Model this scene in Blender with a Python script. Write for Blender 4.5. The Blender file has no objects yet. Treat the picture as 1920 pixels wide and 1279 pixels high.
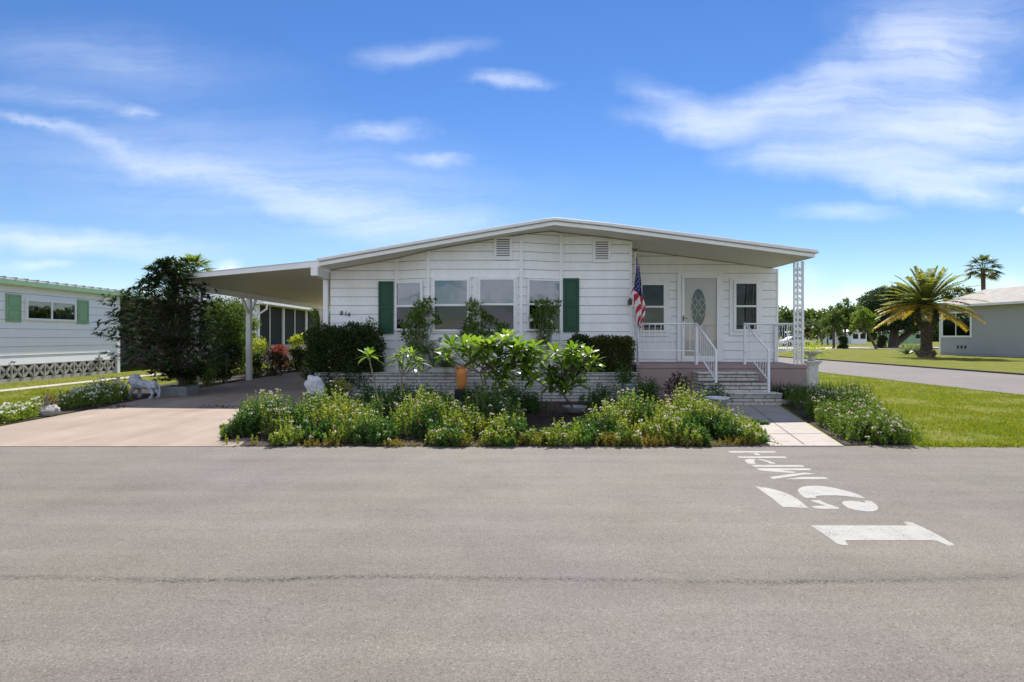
import bpy, bmesh, math, random
import numpy as np
from mathutils import Vector, Matrix

random.seed(7)
RN = np.random.default_rng(11)
R = math.radians
sc = bpy.context.scene
COL = sc.collection

# ------------------------------------------------------------------ camera
F, CX, HY, H = 1064.0, 957.0, 632.0, 1.35        # focal in photo pixels, vanishing point, horizon, eye height
cam_d = bpy.data.cameras.new("camera")
cam = bpy.data.objects.new("camera", cam_d); COL.objects.link(cam)
cam.location = (0, 0, H); cam.rotation_euler = (R(90), 0, 0)
cam_d.sensor_width = 36; cam_d.lens = F / 1920 * 36
cam_d.shift_x = (960 - CX) / 1920; cam_d.shift_y = -(639.5 - HY) / 1920
cam_d.clip_start = 0.05; cam_d.clip_end = 3000
sc.camera = cam

# ------------------------------------------------------------------ exposure
sc.view_settings.view_transform = 'Standard'; sc.view_settings.look = 'None'
sc.view_settings.gamma = 1; sc.view_settings.use_curve_mapping = False
sc.view_settings.exposure = 0.75

# ------------------------------------------------------------------ sun and sky
SUNV = Vector((0.14, 0.845, 1.0)).normalized()
sun_d = bpy.data.lights.new("sun", 'SUN'); sun_d.energy = 4.9; sun_d.angle = R(0.53); sun_d.color = (1, .95, .87)
sun = bpy.data.objects.new("sun", sun_d); COL.objects.link(sun); sun.location = (0, 0, 30)
sun.rotation_euler = SUNV.to_track_quat('Z', 'Y').to_euler()
elev = math.asin(SUNV.z); azi = math.atan2(SUNV.x, SUNV.y)

world = bpy.data.worlds.new("World"); sc.world = world; world.use_nodes = True
wt = world.node_tree; wn = wt.nodes; wn.clear()
def N(tree, t, **kw):
    n = tree.nodes.new(t)
    for k, v in kw.items(): setattr(n, k, v)
    return n
def link(tree, a, b): tree.links.new(a, b)
def math_n(tree, op, a, b=None, clamp=False):
    n = N(tree, 'ShaderNodeMath', operation=op, use_clamp=clamp)
    for i, v in enumerate((a, b)):
        if v is None: continue
        if isinstance(v, (int, float)): n.inputs[i].default_value = v
        else: link(tree, v, n.inputs[i])
    return n.outputs[0]
sky = N(wt, 'ShaderNodeTexSky', sky_type='NISHITA', sun_disc=False)
sky.sun_elevation = elev; sky.sun_rotation = azi
sky.altitude = 0; sky.air_density = 1.0; sky.dust_density = 0.0; sky.ozone_density = 3.0
hs = N(wt, 'ShaderNodeHueSaturation'); hs.inputs['Saturation'].default_value = 1.24
hs.inputs['Value'].default_value = 0.78; hs.inputs['Hue'].default_value = 0.511
link(wt, sky.outputs[0], hs.inputs['Color'])
tc = N(wt, 'ShaderNodeTexCoord'); sp = N(wt, 'ShaderNodeSeparateXYZ'); link(wt, tc.outputs['Generated'], sp.inputs[0])
ay = math_n(wt, 'MAXIMUM', math_n(wt, 'ABSOLUTE', sp.outputs['Y']), 0.02)
u = math_n(wt, 'DIVIDE', sp.outputs['X'], ay); v = math_n(wt, 'DIVIDE', sp.outputs['Z'], ay)
uv = N(wt, 'ShaderNodeCombineXYZ'); link(wt, u, uv.inputs[0]); link(wt, v, uv.inputs[1])
# wispy distortion
nz = N(wt, 'ShaderNodeTexNoise'); nz.inputs['Scale'].default_value = 5; nz.inputs['Detail'].default_value = 5; nz.inputs['Roughness'].default_value = .6
link(wt, uv.outputs[0], nz.inputs['Vector'])
dv = N(wt, 'ShaderNodeVectorMath', operation='MULTIPLY_ADD')
link(wt, nz.outputs['Color'], dv.inputs[0]); dv.inputs[1].default_value = (.26, .07, 0); dv.inputs[2].default_value = (-.13, -.035, 0)
dist = N(wt, 'ShaderNodeVectorMath', operation='ADD'); link(wt, uv.outputs[0], dist.inputs[0]); link(wt, dv.outputs[0], dist.inputs[1])
mps = N(wt, 'ShaderNodeMapping'); mps.inputs['Scale'].default_value = (1.3, 13.0, 1); mps.inputs['Rotation'].default_value = (0, 0, R(-10))
link(wt, dist.outputs[0], mps.inputs['Vector'])
streak = N(wt, 'ShaderNodeTexNoise'); streak.inputs['Scale'].default_value = 1.6; streak.inputs['Detail'].default_value = 9; streak.inputs['Roughness'].default_value = .68
link(wt, mps.outputs[0], streak.inputs['Vector'])
CL = [ # photo direction x, y, half width, half height, tilt, strength : cirrus streaks
 (940,153,80,15,0,.42),(712,246,80,20,4,.42),(800,300,66,14,0,.34),(800,98,110,22,5,.25),
 (60,228,110,14,-14,.26),(220,278,210,20,-18,.24),(440,342,230,34,-17,.26),(640,398,220,40,-14,.30),(820,428,170,38,-8,.28),
 (110,185,190,20,-10,.14),(255,205,40,14,0,.3),(120,450,280,26,-4,.55),(80,495,60,10,0,.3),(500,340,520,120,-8,.20),(200,110,300,60,-6,.14),
 (1310,232,130,30,-6,.62),(1430,205,170,42,10,.55),(1590,165,170,66,16,.48),(1720,95,110,66,-25,.62),(1800,30,200,90,0,.28),
 (1700,240,230,70,8,.50),(1840,235,150,62,0,.62),(1690,320,200,42,-6,.58),(1860,322,140,18,5,.6),(1760,362,140,26,-8,.45),(1500,295,120,30,0,.28),
 (1600,402,110,16,0,.35),(1905,398,22,10,0,.6),(1260,180,90,30,-20,.2),
 (1465,560,75,70,0,.55),(1610,552,55,22,0,.95),(1500,610,80,30,0,.5),(412,500,40,16,0,.9),(1880,545,60,22,0,.35)]
acc = None
for (px, py, rx, ry, ang, st) in CL:
    m = N(wt, 'ShaderNodeMapping', vector_type='TEXTURE')
    m.inputs['Location'].default_value = ((px - CX) / F, (HY - py) / F, 0)
    m.inputs['Rotation'].default_value = (0, 0, R(ang)); m.inputs['Scale'].default_value = (rx * 1.5 / F, ry * 1.5 / F, 1)
    link(wt, dist.outputs[0], m.inputs['Vector'])
    g = N(wt, 'ShaderNodeTexGradient', gradient_type='QUADRATIC_SPHERE'); link(wt, m.outputs[0], g.inputs['Vector'])
    s = math_n(wt, 'MULTIPLY', math_n(wt, 'POWER', g.outputs['Fac'], .85), st * 1.45)
    acc = s if acc is None else math_n(wt, 'ADD', acc, s)
stv = N(wt, 'ShaderNodeMapRange'); link(wt, streak.outputs['Fac'], stv.inputs[0])
stv.inputs[1].default_value = .32; stv.inputs[2].default_value = .66; stv.inputs[3].default_value = .22; stv.inputs[4].default_value = 1.1
cf = math_n(wt, 'MULTIPLY', acc, stv.outputs[0]); cf = math_n(wt, 'DIVIDE', cf, math_n(wt, 'ADD', cf, .55)); cf = math_n(wt, 'MULTIPLY', cf, 1.35, True)
cf = math_n(wt, 'MULTIPLY', cf, .66)
# broad cloud banks in the half of the sky behind the camera (the front windows mirror them)
rc = N(wt, 'ShaderNodeTexNoise'); rc.inputs['Scale'].default_value = 3.4; rc.inputs['Detail'].default_value = 7; rc.inputs['Roughness'].default_value = .55
mpr = N(wt, 'ShaderNodeMapping'); mpr.inputs['Scale'].default_value = (1.6, 1, 7); link(wt, tc.outputs['Generated'], mpr.inputs[0]); link(wt, mpr.outputs[0], rc.inputs['Vector'])
rr_ = N(wt, 'ShaderNodeMapRange', interpolation_type='SMOOTHSTEP'); link(wt, rc.outputs['Fac'], rr_.inputs[0]); rr_.inputs[1].default_value = .42; rr_.inputs[2].default_value = .58
rm_ = N(wt, 'ShaderNodeMapRange', interpolation_type='SMOOTHSTEP'); link(wt, sp.outputs['Y'], rm_.inputs[0]); rm_.inputs[1].default_value = .15; rm_.inputs[2].default_value = -.25
rear = math_n(wt, 'MULTIPLY', rr_.outputs[0], rm_.outputs[0])
up = math_n(wt, 'GREATER_THAN', sp.outputs['Z'], 0.0); cf = math_n(wt, 'MULTIPLY', cf, up)
mx = N(wt, 'ShaderNodeMixRGB'); link(wt, cf, mx.inputs[0]); link(wt, hs.outputs[0], mx.inputs[1]); mx.inputs[2].default_value = (6.9, 7.2, 7.7, 1)
mx2 = N(wt, 'ShaderNodeMixRGB'); link(wt, math_n(wt, 'MULTIPLY', rear, up), mx2.inputs[0]); link(wt, mx.outputs[0], mx2.inputs[1]); mx2.inputs[2].default_value = (7.6, 8.1, 9.4, 1); mx = mx2
bg = N(wt, 'ShaderNodeBackground'); bg.inputs['Strength'].default_value = .10; link(wt, mx.outputs[0], bg.inputs[0])
wo = N(wt, 'ShaderNodeOutputWorld'); link(wt, bg.outputs[0], wo.inputs[0])

# ------------------------------------------------------------------ coordinates
def W(px, py, Y): return ((px - CX) * Y / F, Y, H + (HY - py) * Y / F)
def XA(px, Y): return (px - CX) * Y / F
def ZA(py, Y): return H + (HY - py) * Y / F
def G(px, py): Y = F * H / (py - HY); return ((px - CX) * Y / F, Y)

# ------------------------------------------------------------------ materials
def base_mat(name):
    m = bpy.data.materials.new(name); m.use_nodes = True
    nt = m.node_tree; b = nt.nodes['Principled BSDF']; return m, nt, b
def mat(name, c, rough=.6, c2=None, scale=3, amt=.5, bump=0, bscale=40, spec=.35, metal=0, detail=5, stretch=(1, 1, 1), grain=0, gscale=200):
    """procedural: two noise-mixed colours, optional fine grain, optional bump"""
    m, nt, b = base_mat(name)
    b.inputs['Roughness'].default_value = rough; b.inputs['Specular IOR Level'].default_value = spec; b.inputs['Metallic'].default_value = metal
    t = N(nt, 'ShaderNodeTexCoord'); mp = N(nt, 'ShaderNodeMapping'); mp.inputs['Scale'].default_value = stretch
    link(nt, t.outputs['Object'], mp.inputs[0])
    nz = N(nt, 'ShaderNodeTexNoise'); nz.inputs['Scale'].default_value = scale; nz.inputs['Detail'].default_value = detail; nz.inputs['Roughness'].default_value = .6
    link(nt, mp.outputs[0], nz.inputs['Vector'])
    mr = N(nt, 'ShaderNodeMapRange'); mr.inputs[1].default_value = .3; mr.inputs[2].default_value = .7; link(nt, nz.outputs['Fac'], mr.inputs[0])
    if c2 is None: c2 = tuple(x * .86 for x in c)
    mx = N(nt, 'ShaderNodeMixRGB'); mx.inputs[1].default_value = (*c, 1); mx.inputs[2].default_value = (*c2, 1)
    link(nt, math_n(nt, 'MULTIPLY', mr.outputs[0], amt * 2 if amt <= .5 else 1), mx.inputs[0])
    out = mx.outputs[0]
    if grain:
        g = N(nt, 'ShaderNodeTexNoise'); g.inputs['Scale'].default_value = gscale; g.inputs['Detail'].default_value = 2
        link(nt, t.outputs['Object'], g.inputs['Vector'])
        gr = N(nt, 'ShaderNodeMapRange'); gr.inputs[1].default_value = .3; gr.inputs[2].default_value = .7
        gr.inputs[3].default_value = 1 - grain; gr.inputs[4].default_value = 1 + grain; link(nt, g.outputs['Fac'], gr.inputs[0])
        vm = N(nt, 'ShaderNodeVectorMath', operation='SCALE'); link(nt, out, vm.inputs[0]); link(nt, gr.outputs[0], vm.inputs['Scale']); out = vm.outputs[0]
    link(nt, out, b.inputs['Base Color'])
    if bump:
        bn = N(nt, 'ShaderNodeTexNoise'); bn.inputs['Scale'].default_value = bscale; bn.inputs['Detail'].default_value = 4
        link(nt, mp.outputs[0], bn.inputs['Vector'])
        bp = N(nt, 'ShaderNodeBump'); bp.inputs['Strength'].default_value = bump; bp.inputs['Distance'].default_value = .02
        link(nt, bn.outputs['Fac'], bp.inputs['Height']); link(nt, bp.outputs[0], b.inputs['Normal'])
    return m
def leaf_mat(name, cols, trans=.4, rough=.5, spec=.3, tint=(1.25, 1.25, .55)):
    """leaf colours vary leaf by leaf; thin leaves let light through"""
    m, nt, b = base_mat(name)
    ge = N(nt, 'ShaderNodeNewGeometry'); cr = N(nt, 'ShaderNodeValToRGB'); cr.color_ramp.interpolation = 'LINEAR'
    link(nt, ge.outputs['Random Per Island'], cr.inputs[0])
    el = cr.color_ramp.elements
    while len(el) < len(cols): el.new(.5)
    for i, c in enumerate(cols): el[i].position = i / max(1, len(cols) - 1); el[i].color = (*c, 1)
    b.inputs['Roughness'].default_value = rough; b.inputs['Specular IOR Level'].default_value = spec
    link(nt, cr.outputs[0], b.inputs['Base Color'])
    tr = N(nt, 'ShaderNodeBsdfTranslucent'); mu = N(nt, 'ShaderNodeMixRGB', blend_type='MULTIPLY'); mu.inputs[0].default_value = 1
    link(nt, cr.outputs[0], mu.inputs[1]); mu.inputs[2].default_value = (tint[0] * 1.5, tint[1] * 1.5, tint[2] * 1.5, 1)
    link(nt, mu.outputs[0], tr.inputs[0])
    ms = N(nt, 'ShaderNodeMixShader'); ms.inputs[0].default_value = trans
    link(nt, b.outputs[0], ms.inputs[1]); link(nt, tr.outputs[0], ms.inputs[2])
    link(nt, ms.outputs[0], nt.nodes['Material Output'].inputs[0])
    return m
def glass_mat(name, refl, tint, wav=.0035):
    m, nt, b = base_mat(name); nt.nodes.remove(b)
    tr = N(nt, 'ShaderNodeBsdfTransparent'); tr.inputs[0].default_value = (*tint, 1)
    gl = N(nt, 'ShaderNodeBsdfGlossy'); gl.inputs['Roughness'].default_value = .012
    t = N(nt, 'ShaderNodeTexCoord'); bn = N(nt, 'ShaderNodeTexNoise'); bn.inputs['Scale'].default_value = 2.6; bn.inputs['Detail'].default_value = 1; link(nt, t.outputs['Object'], bn.inputs['Vector'])
    bp = N(nt, 'ShaderNodeBump'); bp.inputs['Strength'].default_value = 1; bp.inputs['Distance'].default_value = wav; link(nt, bn.outputs['Fac'], bp.inputs['Height']); link(nt, bp.outputs[0], gl.inputs['Normal'])
    ms = N(nt, 'ShaderNodeMixShader'); ms.inputs[0].default_value = refl
    link(nt, tr.outputs[0], ms.inputs[1]); link(nt, gl.outputs[0], ms.inputs[2]); link(nt, ms.outputs[0], nt.nodes['Material Output'].inputs[0])
    return m

M = {}
M['siding'] = mat('white_siding', (.87, .87, .87), .5, (.79, .785, .77), 1.6, .5, .08, 30, stretch=(2.2, 2.2, .5), grain=.03, gscale=14)
M['seam'] = mat('lap_shadow_grey', (.36, .36, .37), .9)  # grey colour painted in as the shadow line under each siding lap
M['white'] = mat('white_paint', (.82, .82, .82), .4, (.76, .76, .75), 4, .3)
M['trim'] = mat('white_trim', (.84, .84, .84), .4, (.74, .74, .72), 3, .4)
M['soffit'] = mat('cream_soffit', (.76, .73, .66), .6, (.70, .67, .59), 1, .5)
M['carport_ceiling'] = mat('carport_ceiling_paint', (.80, .77, .62), .5, (.72, .68, .53), .6, .5, stretch=(4, .3, 1))
M['roofmetal'] = mat('white_roof_metal', (.80, .80, .80), .5, (.66, .66, .65), 5, .5, stretch=(1, 4, 4))
M['shutter'] = mat('dark_green_paint', (.010, .075, .038), .4, (.008, .062, .032), 6, .4)
M['mauve'] = mat('mauve_concrete_paint', (.33, .235, .22), .7, (.27, .20, .19), 2.5, .5, .12, 60)
M['iron'] = mat('white_iron', (.80, .80, .82), .35, (.70, .70, .72), 9, .3)
M['black'] = mat('black_paint', (.02, .02, .02), .4)
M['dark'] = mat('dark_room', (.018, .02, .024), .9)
M['screen'] = mat('dark_insect_screen', (.02, .02, .025), .8)
M['door'] = mat('cream_door_paint', (.66, .62, .55), .45, (.62, .58, .51), 3, .4)
M['lead'] = mat('lead_came', (.62, .64, .64), .5)
M['leadglass'] = mat('dark_bevelled_glass', (.03, .04, .04), .25, (.09, .115, .11), 26, .5, .5, 30, spec=.3)
M['curtain'] = mat('sheer_curtain', (.34, .38, .40), .9, (.20, .24, .27), 5, .5, stretch=(6, 6, .3))
M['teal'] = mat('teal_curtain', (.03, .22, .24), .8, (.02, .12, .14), 8, .5, stretch=(6, 6, .3))
M['darkcurtain'] = mat('dim_curtain', (.10, .12, .13), .9, (.05, .06, .07), 8, .5, stretch=(6, 6, .3))
M['blind'] = mat('pale_blind', (.20, .26, .26), .8, (.13, .17, .18), 14, .5, stretch=(.3, .3, 6))
M['glass'] = glass_mat('window_glass', .17, (.50, .55, .60))
M['glass3'] = glass_mat('shaded_window_glass', .03, (.55, .60, .60))
M['glass2'] = glass_mat('screened_glass', .06, (.22, .24, .26))
M['clearglass'] = glass_mat('storm_door_glass', .03, (.92, .92, .92))
M['orange'] = mat('terracotta_glaze', (.62, .24, .05), .5, (.50, .17, .04), 8, .5, .1)
M['stone'] = mat('weathered_white_stone', (.66, .66, .66), .85, (.40, .40, .42), 9, .5, .5, 22)
M['lion'] = mat('weathered_white_statue', (.60, .61, .66), .85, (.26, .27, .31), 10, .5, .5, 30)
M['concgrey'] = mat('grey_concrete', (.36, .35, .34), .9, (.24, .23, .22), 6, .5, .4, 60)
M['boxgrey'] = mat('blue_grey_planter', (.27, .29, .29), .8, (.20, .22, .22), 5, .5, .2, 40)
M['bark'] = mat('bark', (.13, .10, .08), .95, (.07, .055, .045), 9, .5, .8, 30, stretch=(1, 1, .3))
M['stem'] = mat('grey_stem', (.26, .23, .18), .8, (.17, .15, .11), 20, .5, .3, 60)
M['greenstem'] = mat('green_stem', (.13, .19, .05), .7, (.09, .12, .04), 20, .5)
M['palmbark'] = mat('palm_boots', (.15, .11, .08), .95, (.06, .045, .035), 4, .5, 1, 12)
M['mulch'] = mat('dark_mulch', (.060, .042, .030), .95, (.022, .017, .013), 14, .5, 1, 60, grain=.5, gscale=60)
M['paint'] = mat('road_paint', (.335, .325, .30), .7, (.29, .28, .255), 8, .5, .1, 120, grain=.10, gscale=160)
M['neigh'] = mat('neighbour_white_siding', (.86, .86, .87), .5, (.80, .80, .81), 1, .4)
M['lightgreen'] = mat('sage_green_paint', (.26, .42, .24), .5, (.22, .37, .21), 4, .4)
M['greysiding'] = mat('grey_siding', (.40, .40, .40), .55, (.36, .36, .36), 1, .4)
M['shingle'] = mat('grey_brown_shingle', (.36, .33, .30), .9, (.26, .24, .22), 1.5, .5, .4, 12, grain=.15, gscale=12)
M['block'] = mat('breeze_block', (.50, .47, .43), .9, (.40, .38, .35), 5, .5, .3, 60)
M['pink'] = mat('pinkish_wall', (.42, .30, .29), .8)
M['wood'] = mat('pole_wood', (.12, .10, .085), .9)
M['brass'] = mat('dark_bronze', (.10, .085, .05), .4, metal=.6)
M['flagred'] = mat('flag_red', (.50, .035, .05), .8); M['flagwhite'] = mat('flag_white', (.80, .76, .76), .8); M['flagblue'] = mat('flag_blue', (.03, .035, .16), .8)
M['bluepot'] = mat('blue_grey_glaze', (.20, .25, .29), .4, (.14, .18, .22), 7, .5)
M['tyre'] = mat('tyre_rubber', (.02, .02, .02), .8)
M['flowerw'] = leaf_mat('white_petals', [(.8, .8, .74), (.72, .70, .66)], .3, tint=(.7, .7, .6))
M['flowerp'] = leaf_mat('pink_petals', [(.60, .38, .46), (.70, .52, .56), (.78, .72, .66), (.74, .74, .58)], .3, tint=(.7, .6, .6))
M['leafbed'] = leaf_mat('bed_leaves', [(.11, .18, .025), (.18, .24, .035), (.06, .12, .02), (.26, .29, .08), (.14, .18, .035)], .5)
M['leafdeep'] = leaf_mat('deep_green_leaves', [(.04, .10, .02), (.06, .13, .03), (.03, .075, .018), (.08, .15, .03)], .42)
M['leafyel'] = leaf_mat('yellow_green_leaves', [(.20, .24, .03), (.28, .28, .05), (.14, .19, .03), (.24, .18, .04)], .48)
M['leafmid'] = leaf_mat('mid_green_leaves', [(.08, .14, .022), (.12, .18, .03), (.05, .10, .02), (.15, .20, .04)], .46)
M['sedum'] = leaf_mat('golden_succulent_leaves', [(.20, .18, .03), (.24, .12, .03), (.14, .17, .03), (.18, .11, .03), (.10, .13, .02)], .4)
M['dry'] = leaf_mat('dry_brown_leaves', [(.16, .10, .06), (.10, .065, .04), (.22, .15, .10)], .3, tint=(1, .9, .7))
M['plumeria'] = leaf_mat('plumeria_leaves', [(.10, .19, .02), (.15, .24, .03), (.07, .14, .015), (.20, .27, .05)], .42, .32, .5)
M['darktree'] = leaf_mat('glossy_dark_leaves', [(.026, .058, .016), (.040, .080, .020), (.018, .038, .011), (.055, .082, .024)], .22, .45, .3)
M['hedge'] = leaf_mat('dark_hedge_leaves', [(.022, .046, .012), (.038, .070, .018), (.026, .034, .012), (.06, .08, .022)], .15, .6, .12)
M['hedgebr'] = leaf_mat('olive_hedge_leaves', [(.045, .060, .014), (.075, .090, .020), (.030, .036, .012)], .22, .6, .1)
M['gard'] = leaf_mat('gardenia_leaves', [(.08, .15, .022), (.12, .20, .03), (.05, .10, .018), (.17, .24, .05)], .42, .45, .3)
M['sago'] = leaf_mat('sago_leaflets', [(.05, .08, .02), (.09, .10, .025), (.12, .12, .03)], .25)
M['tree'] = leaf_mat('tree_leaves', [(.045, .085, .018), (.07, .12, .02), (.10, .14, .03), (.035, .06, .015)], .35)
M['treebr'] = leaf_mat('bright_tree_leaves', [(.10, .16, .025), (.15, .20, .03), (.07, .12, .02)], .42)
M['oak'] = leaf_mat('oak_leaves', [(.022, .042, .016), (.035, .06, .02), (.05, .08, .025)], .22)
M['palmleaf'] = leaf_mat('date_palm_leaflets', [(.14, .18, .03), (.20, .22, .035), (.30, .26, .04), (.11, .16, .03), (.24, .25, .05)], .46)
M['palmold'] = leaf_mat('yellowed_palm_leaflets', [(.30, .22, .03), (.36, .26, .05), (.20, .20, .03)], .35, tint=(1.1, 1, .5))
M['sabal'] = leaf_mat('fan_palm_leaves', [(.05, .075, .02), (.08, .11, .025), (.12, .13, .03)], .3)
M['yellowcroton'] = leaf_mat('yellow_croton_leaves', [(.30, .33, .03), (.38, .38, .06), (.20, .26, .03), (.13, .20, .02)], .45)
M['redcroton'] = leaf_mat('red_croton_leaves', [(.24, .035, .02), (.16, .02, .02), (.28, .08, .03), (.10, .07, .02)], .35, tint=(1.2, .6, .5))
M['maroon'] = leaf_mat('maroon_leaves', [(.07, .02, .015), (.04, .018, .012), (.03, .035, .012)], .25, tint=(1.3, .7, .5))
M['strap'] = leaf_mat('dark_strap_leaves', [(.025, .06, .018), (.04, .09, .02), (.018, .04, .014)], .3)
M['agave'] = leaf_mat('grey_green_blades', [(.13, .18, .10), (.20, .26, .16), (.10, .13, .07)], .2)
M['grassblade'] = leaf_mat('lawn_blades', [(.14, .18, .022), (.19, .22, .03), (.11, .15, .02), (.25, .24, .05)], .4, .8, .05)

# asphalt with aggregate, old seam and tinted patches
def asphalt(name, tint=(1, 1, 1), seam=True):
    m, nt, b = base_mat(name); b.inputs['Roughness'].default_value = .88; b.inputs['Specular IOR Level'].default_value = .25
    t = N(nt, 'ShaderNodeTexCoord'); o = t.outputs['Object']
    def noise(scale, det=3, ro=.55, vec=o):
        n = N(nt, 'ShaderNodeTexNoise'); n.inputs['Scale'].default_value = scale; n.inputs['Detail'].default_value = det; n.inputs['Roughness'].default_value = ro
        link(nt, vec, n.inputs['Vector']); return n.outputs['Fac']
    def ramp(x, a, b_, lo, hi):
        r = N(nt, 'ShaderNodeMapRange'); link(nt, x, r.inputs[0]); r.inputs[1].default_value = a; r.inputs[2].default_value = b_
        r.inputs[3].default_value = lo; r.inputs[4].default_value = hi; return r.outputs[0]
    big = ramp(noise(.45, 3), .35, .65, 0, 1)
    mx = N(nt, 'ShaderNodeMixRGB'); mx.inputs[1].default_value = (.172 * tint[0], .156 * tint[1], .128 * tint[2], 1); mx.inputs[2].default_value = (.166 * tint[0], .146 * tint[1], .137 * tint[2], 1); link(nt, big, mx.inputs[0])
    f = math_n(nt, 'MULTIPLY', ramp(noise(120, 3, .7), .3, .7, .80, 1.20), ramp(noise(330, 2, .7), .3, .7, .74, 1.27))
    vor = N(nt, 'ShaderNodeTexVoronoi'); vor.inputs['Scale'].default_value = 150; link(nt, o, vor.inputs['Vector'])
    sepc = N(nt, 'ShaderNodeSeparateColor'); link(nt, vor.outputs['Color'], sepc.inputs[0])
    f = math_n(nt, 'MULTIPLY', f, ramp(sepc.outputs[0], .0, 1, .86, 1.16))
    vb = N(nt, 'ShaderNodeTexVoronoi'); vb.inputs['Scale'].default_value = 125; link(nt, o, vb.inputs['Vector']); sb = N(nt, 'ShaderNodeSeparateColor'); link(nt, vb.outputs['Color'], sb.inputs[0])
    f = math_n(nt, 'MULTIPLY', f, ramp(sb.outputs[1], .94, .97, 1, 1.30)); f = math_n(nt, 'MULTIPLY', f, ramp(sb.outputs[2], .93, .96, 1, .66))
    f = math_n(nt, 'MULTIPLY', f, ramp(noise(75, 3, .75), .3, .7, .92, 1.08))
    pit = ramp(noise(34, 3, .75), .27, .35, .60, 1); f = math_n(nt, 'MULTIPLY', f, pit)
    f = math_n(nt, 'MULTIPLY', f, ramp(noise(1.6, 5, .65), .3, .7, .90, 1.09))
    f = math_n(nt, 'MULTIPLY', f, ramp(noise(5.0, 4, .7), .62, .74, 1, .84))
    f = math_n(nt, 'MULTIPLY', f, ramp(noise(.28, 2), .35, .65, .94, 1.05))
    if seam:
        s = N(nt, 'ShaderNodeSeparateXYZ'); link(nt, o, s.inputs[0])
        wob = math_n(nt, 'MULTIPLY', math_n(nt, 'SUBTRACT', noise(.35, 2), .5), .40)
        wob2 = math_n(nt, 'MULTIPLY', math_n(nt, 'SUBTRACT', noise(6, 3), .5), .07)
        y = math_n(nt, 'ADD', math_n(nt, 'ADD', s.outputs['Y'], wob), wob2)
        d = math_n(nt, 'ABSOLUTE', math_n(nt, 'SUBTRACT', y, 3.15))
        line = ramp(d, .004, .05, 1, 0)
        brk = math_n(nt, 'MULTIPLY', ramp(noise(48, 4, .85), .47, .58, .06, .85), ramp(noise(.8, 2), .38, .6, .45, 1))
        f = math_n(nt, 'MULTIPLY', f, math_n(nt, 'SUBTRACT', 1, math_n(nt, 'MULTIPLY', line, brk)))
        band = ramp(math_n(nt, 'ABSOLUTE', math_n(nt, 'SUBTRACT', y, 3.2)), .02, .35, .90, 1); f = math_n(nt, 'MULTIPLY', f, band)
        st = N(nt, 'ShaderNodeMapping'); st.inputs['Scale'].default_value = (.18, 3.2, 1); link(nt, o, st.inputs[0])
        f = math_n(nt, 'MULTIPLY', f, ramp(noise(1.2, 5, .65, st.outputs[0]), .3, .7, .89, 1.08))
        # hairline cracks
        v2 = N(nt, 'ShaderNodeTexVoronoi', feature='DISTANCE_TO_EDGE'); v2.inputs['Scale'].default_value = .8
        wv = N(nt, 'ShaderNodeVectorMath', operation='MULTIPLY_ADD'); n3 = N(nt, 'ShaderNodeTexNoise'); n3.inputs['Scale'].default_value = 3; link(nt, o, n3.inputs['Vector'])
        link(nt, n3.outputs['Color'], wv.inputs[0]); wv.inputs[1].default_value = (.3, .3, .3); link(nt, o, wv.inputs[2]); link(nt, wv.outputs[0], v2.inputs['Vector'])
        hair = math_n(nt, 'MULTIPLY', ramp(v2.outputs['Distance'], .001, .005, 1, 0), ramp(noise(.9, 2), .56, .66, 0, .28))
        f = math_n(nt, 'MULTIPLY', f, math_n(nt, 'SUBTRACT', 1, hair))
    vm = N(nt, 'ShaderNodeVectorMath', operation='SCALE'); link(nt, mx.outputs[0], vm.inputs[0]); link(nt, f, vm.inputs['Scale']); link(nt, vm.outputs[0], b.inputs['Base Color'])
    bp = N(nt, 'ShaderNodeBump'); bp.inputs['Strength'].default_value = .5; bp.inputs['Distance'].default_value = .006; link(nt, noise(150, 3, .7), bp.inputs['Height']); link(nt, bp.outputs[0], b.inputs['Normal'])
    return m
M['asphalt'] = asphalt('asphalt')
M['asphalt2'] = asphalt('side_road_asphalt', (.98, .97, 1.02), False)
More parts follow.
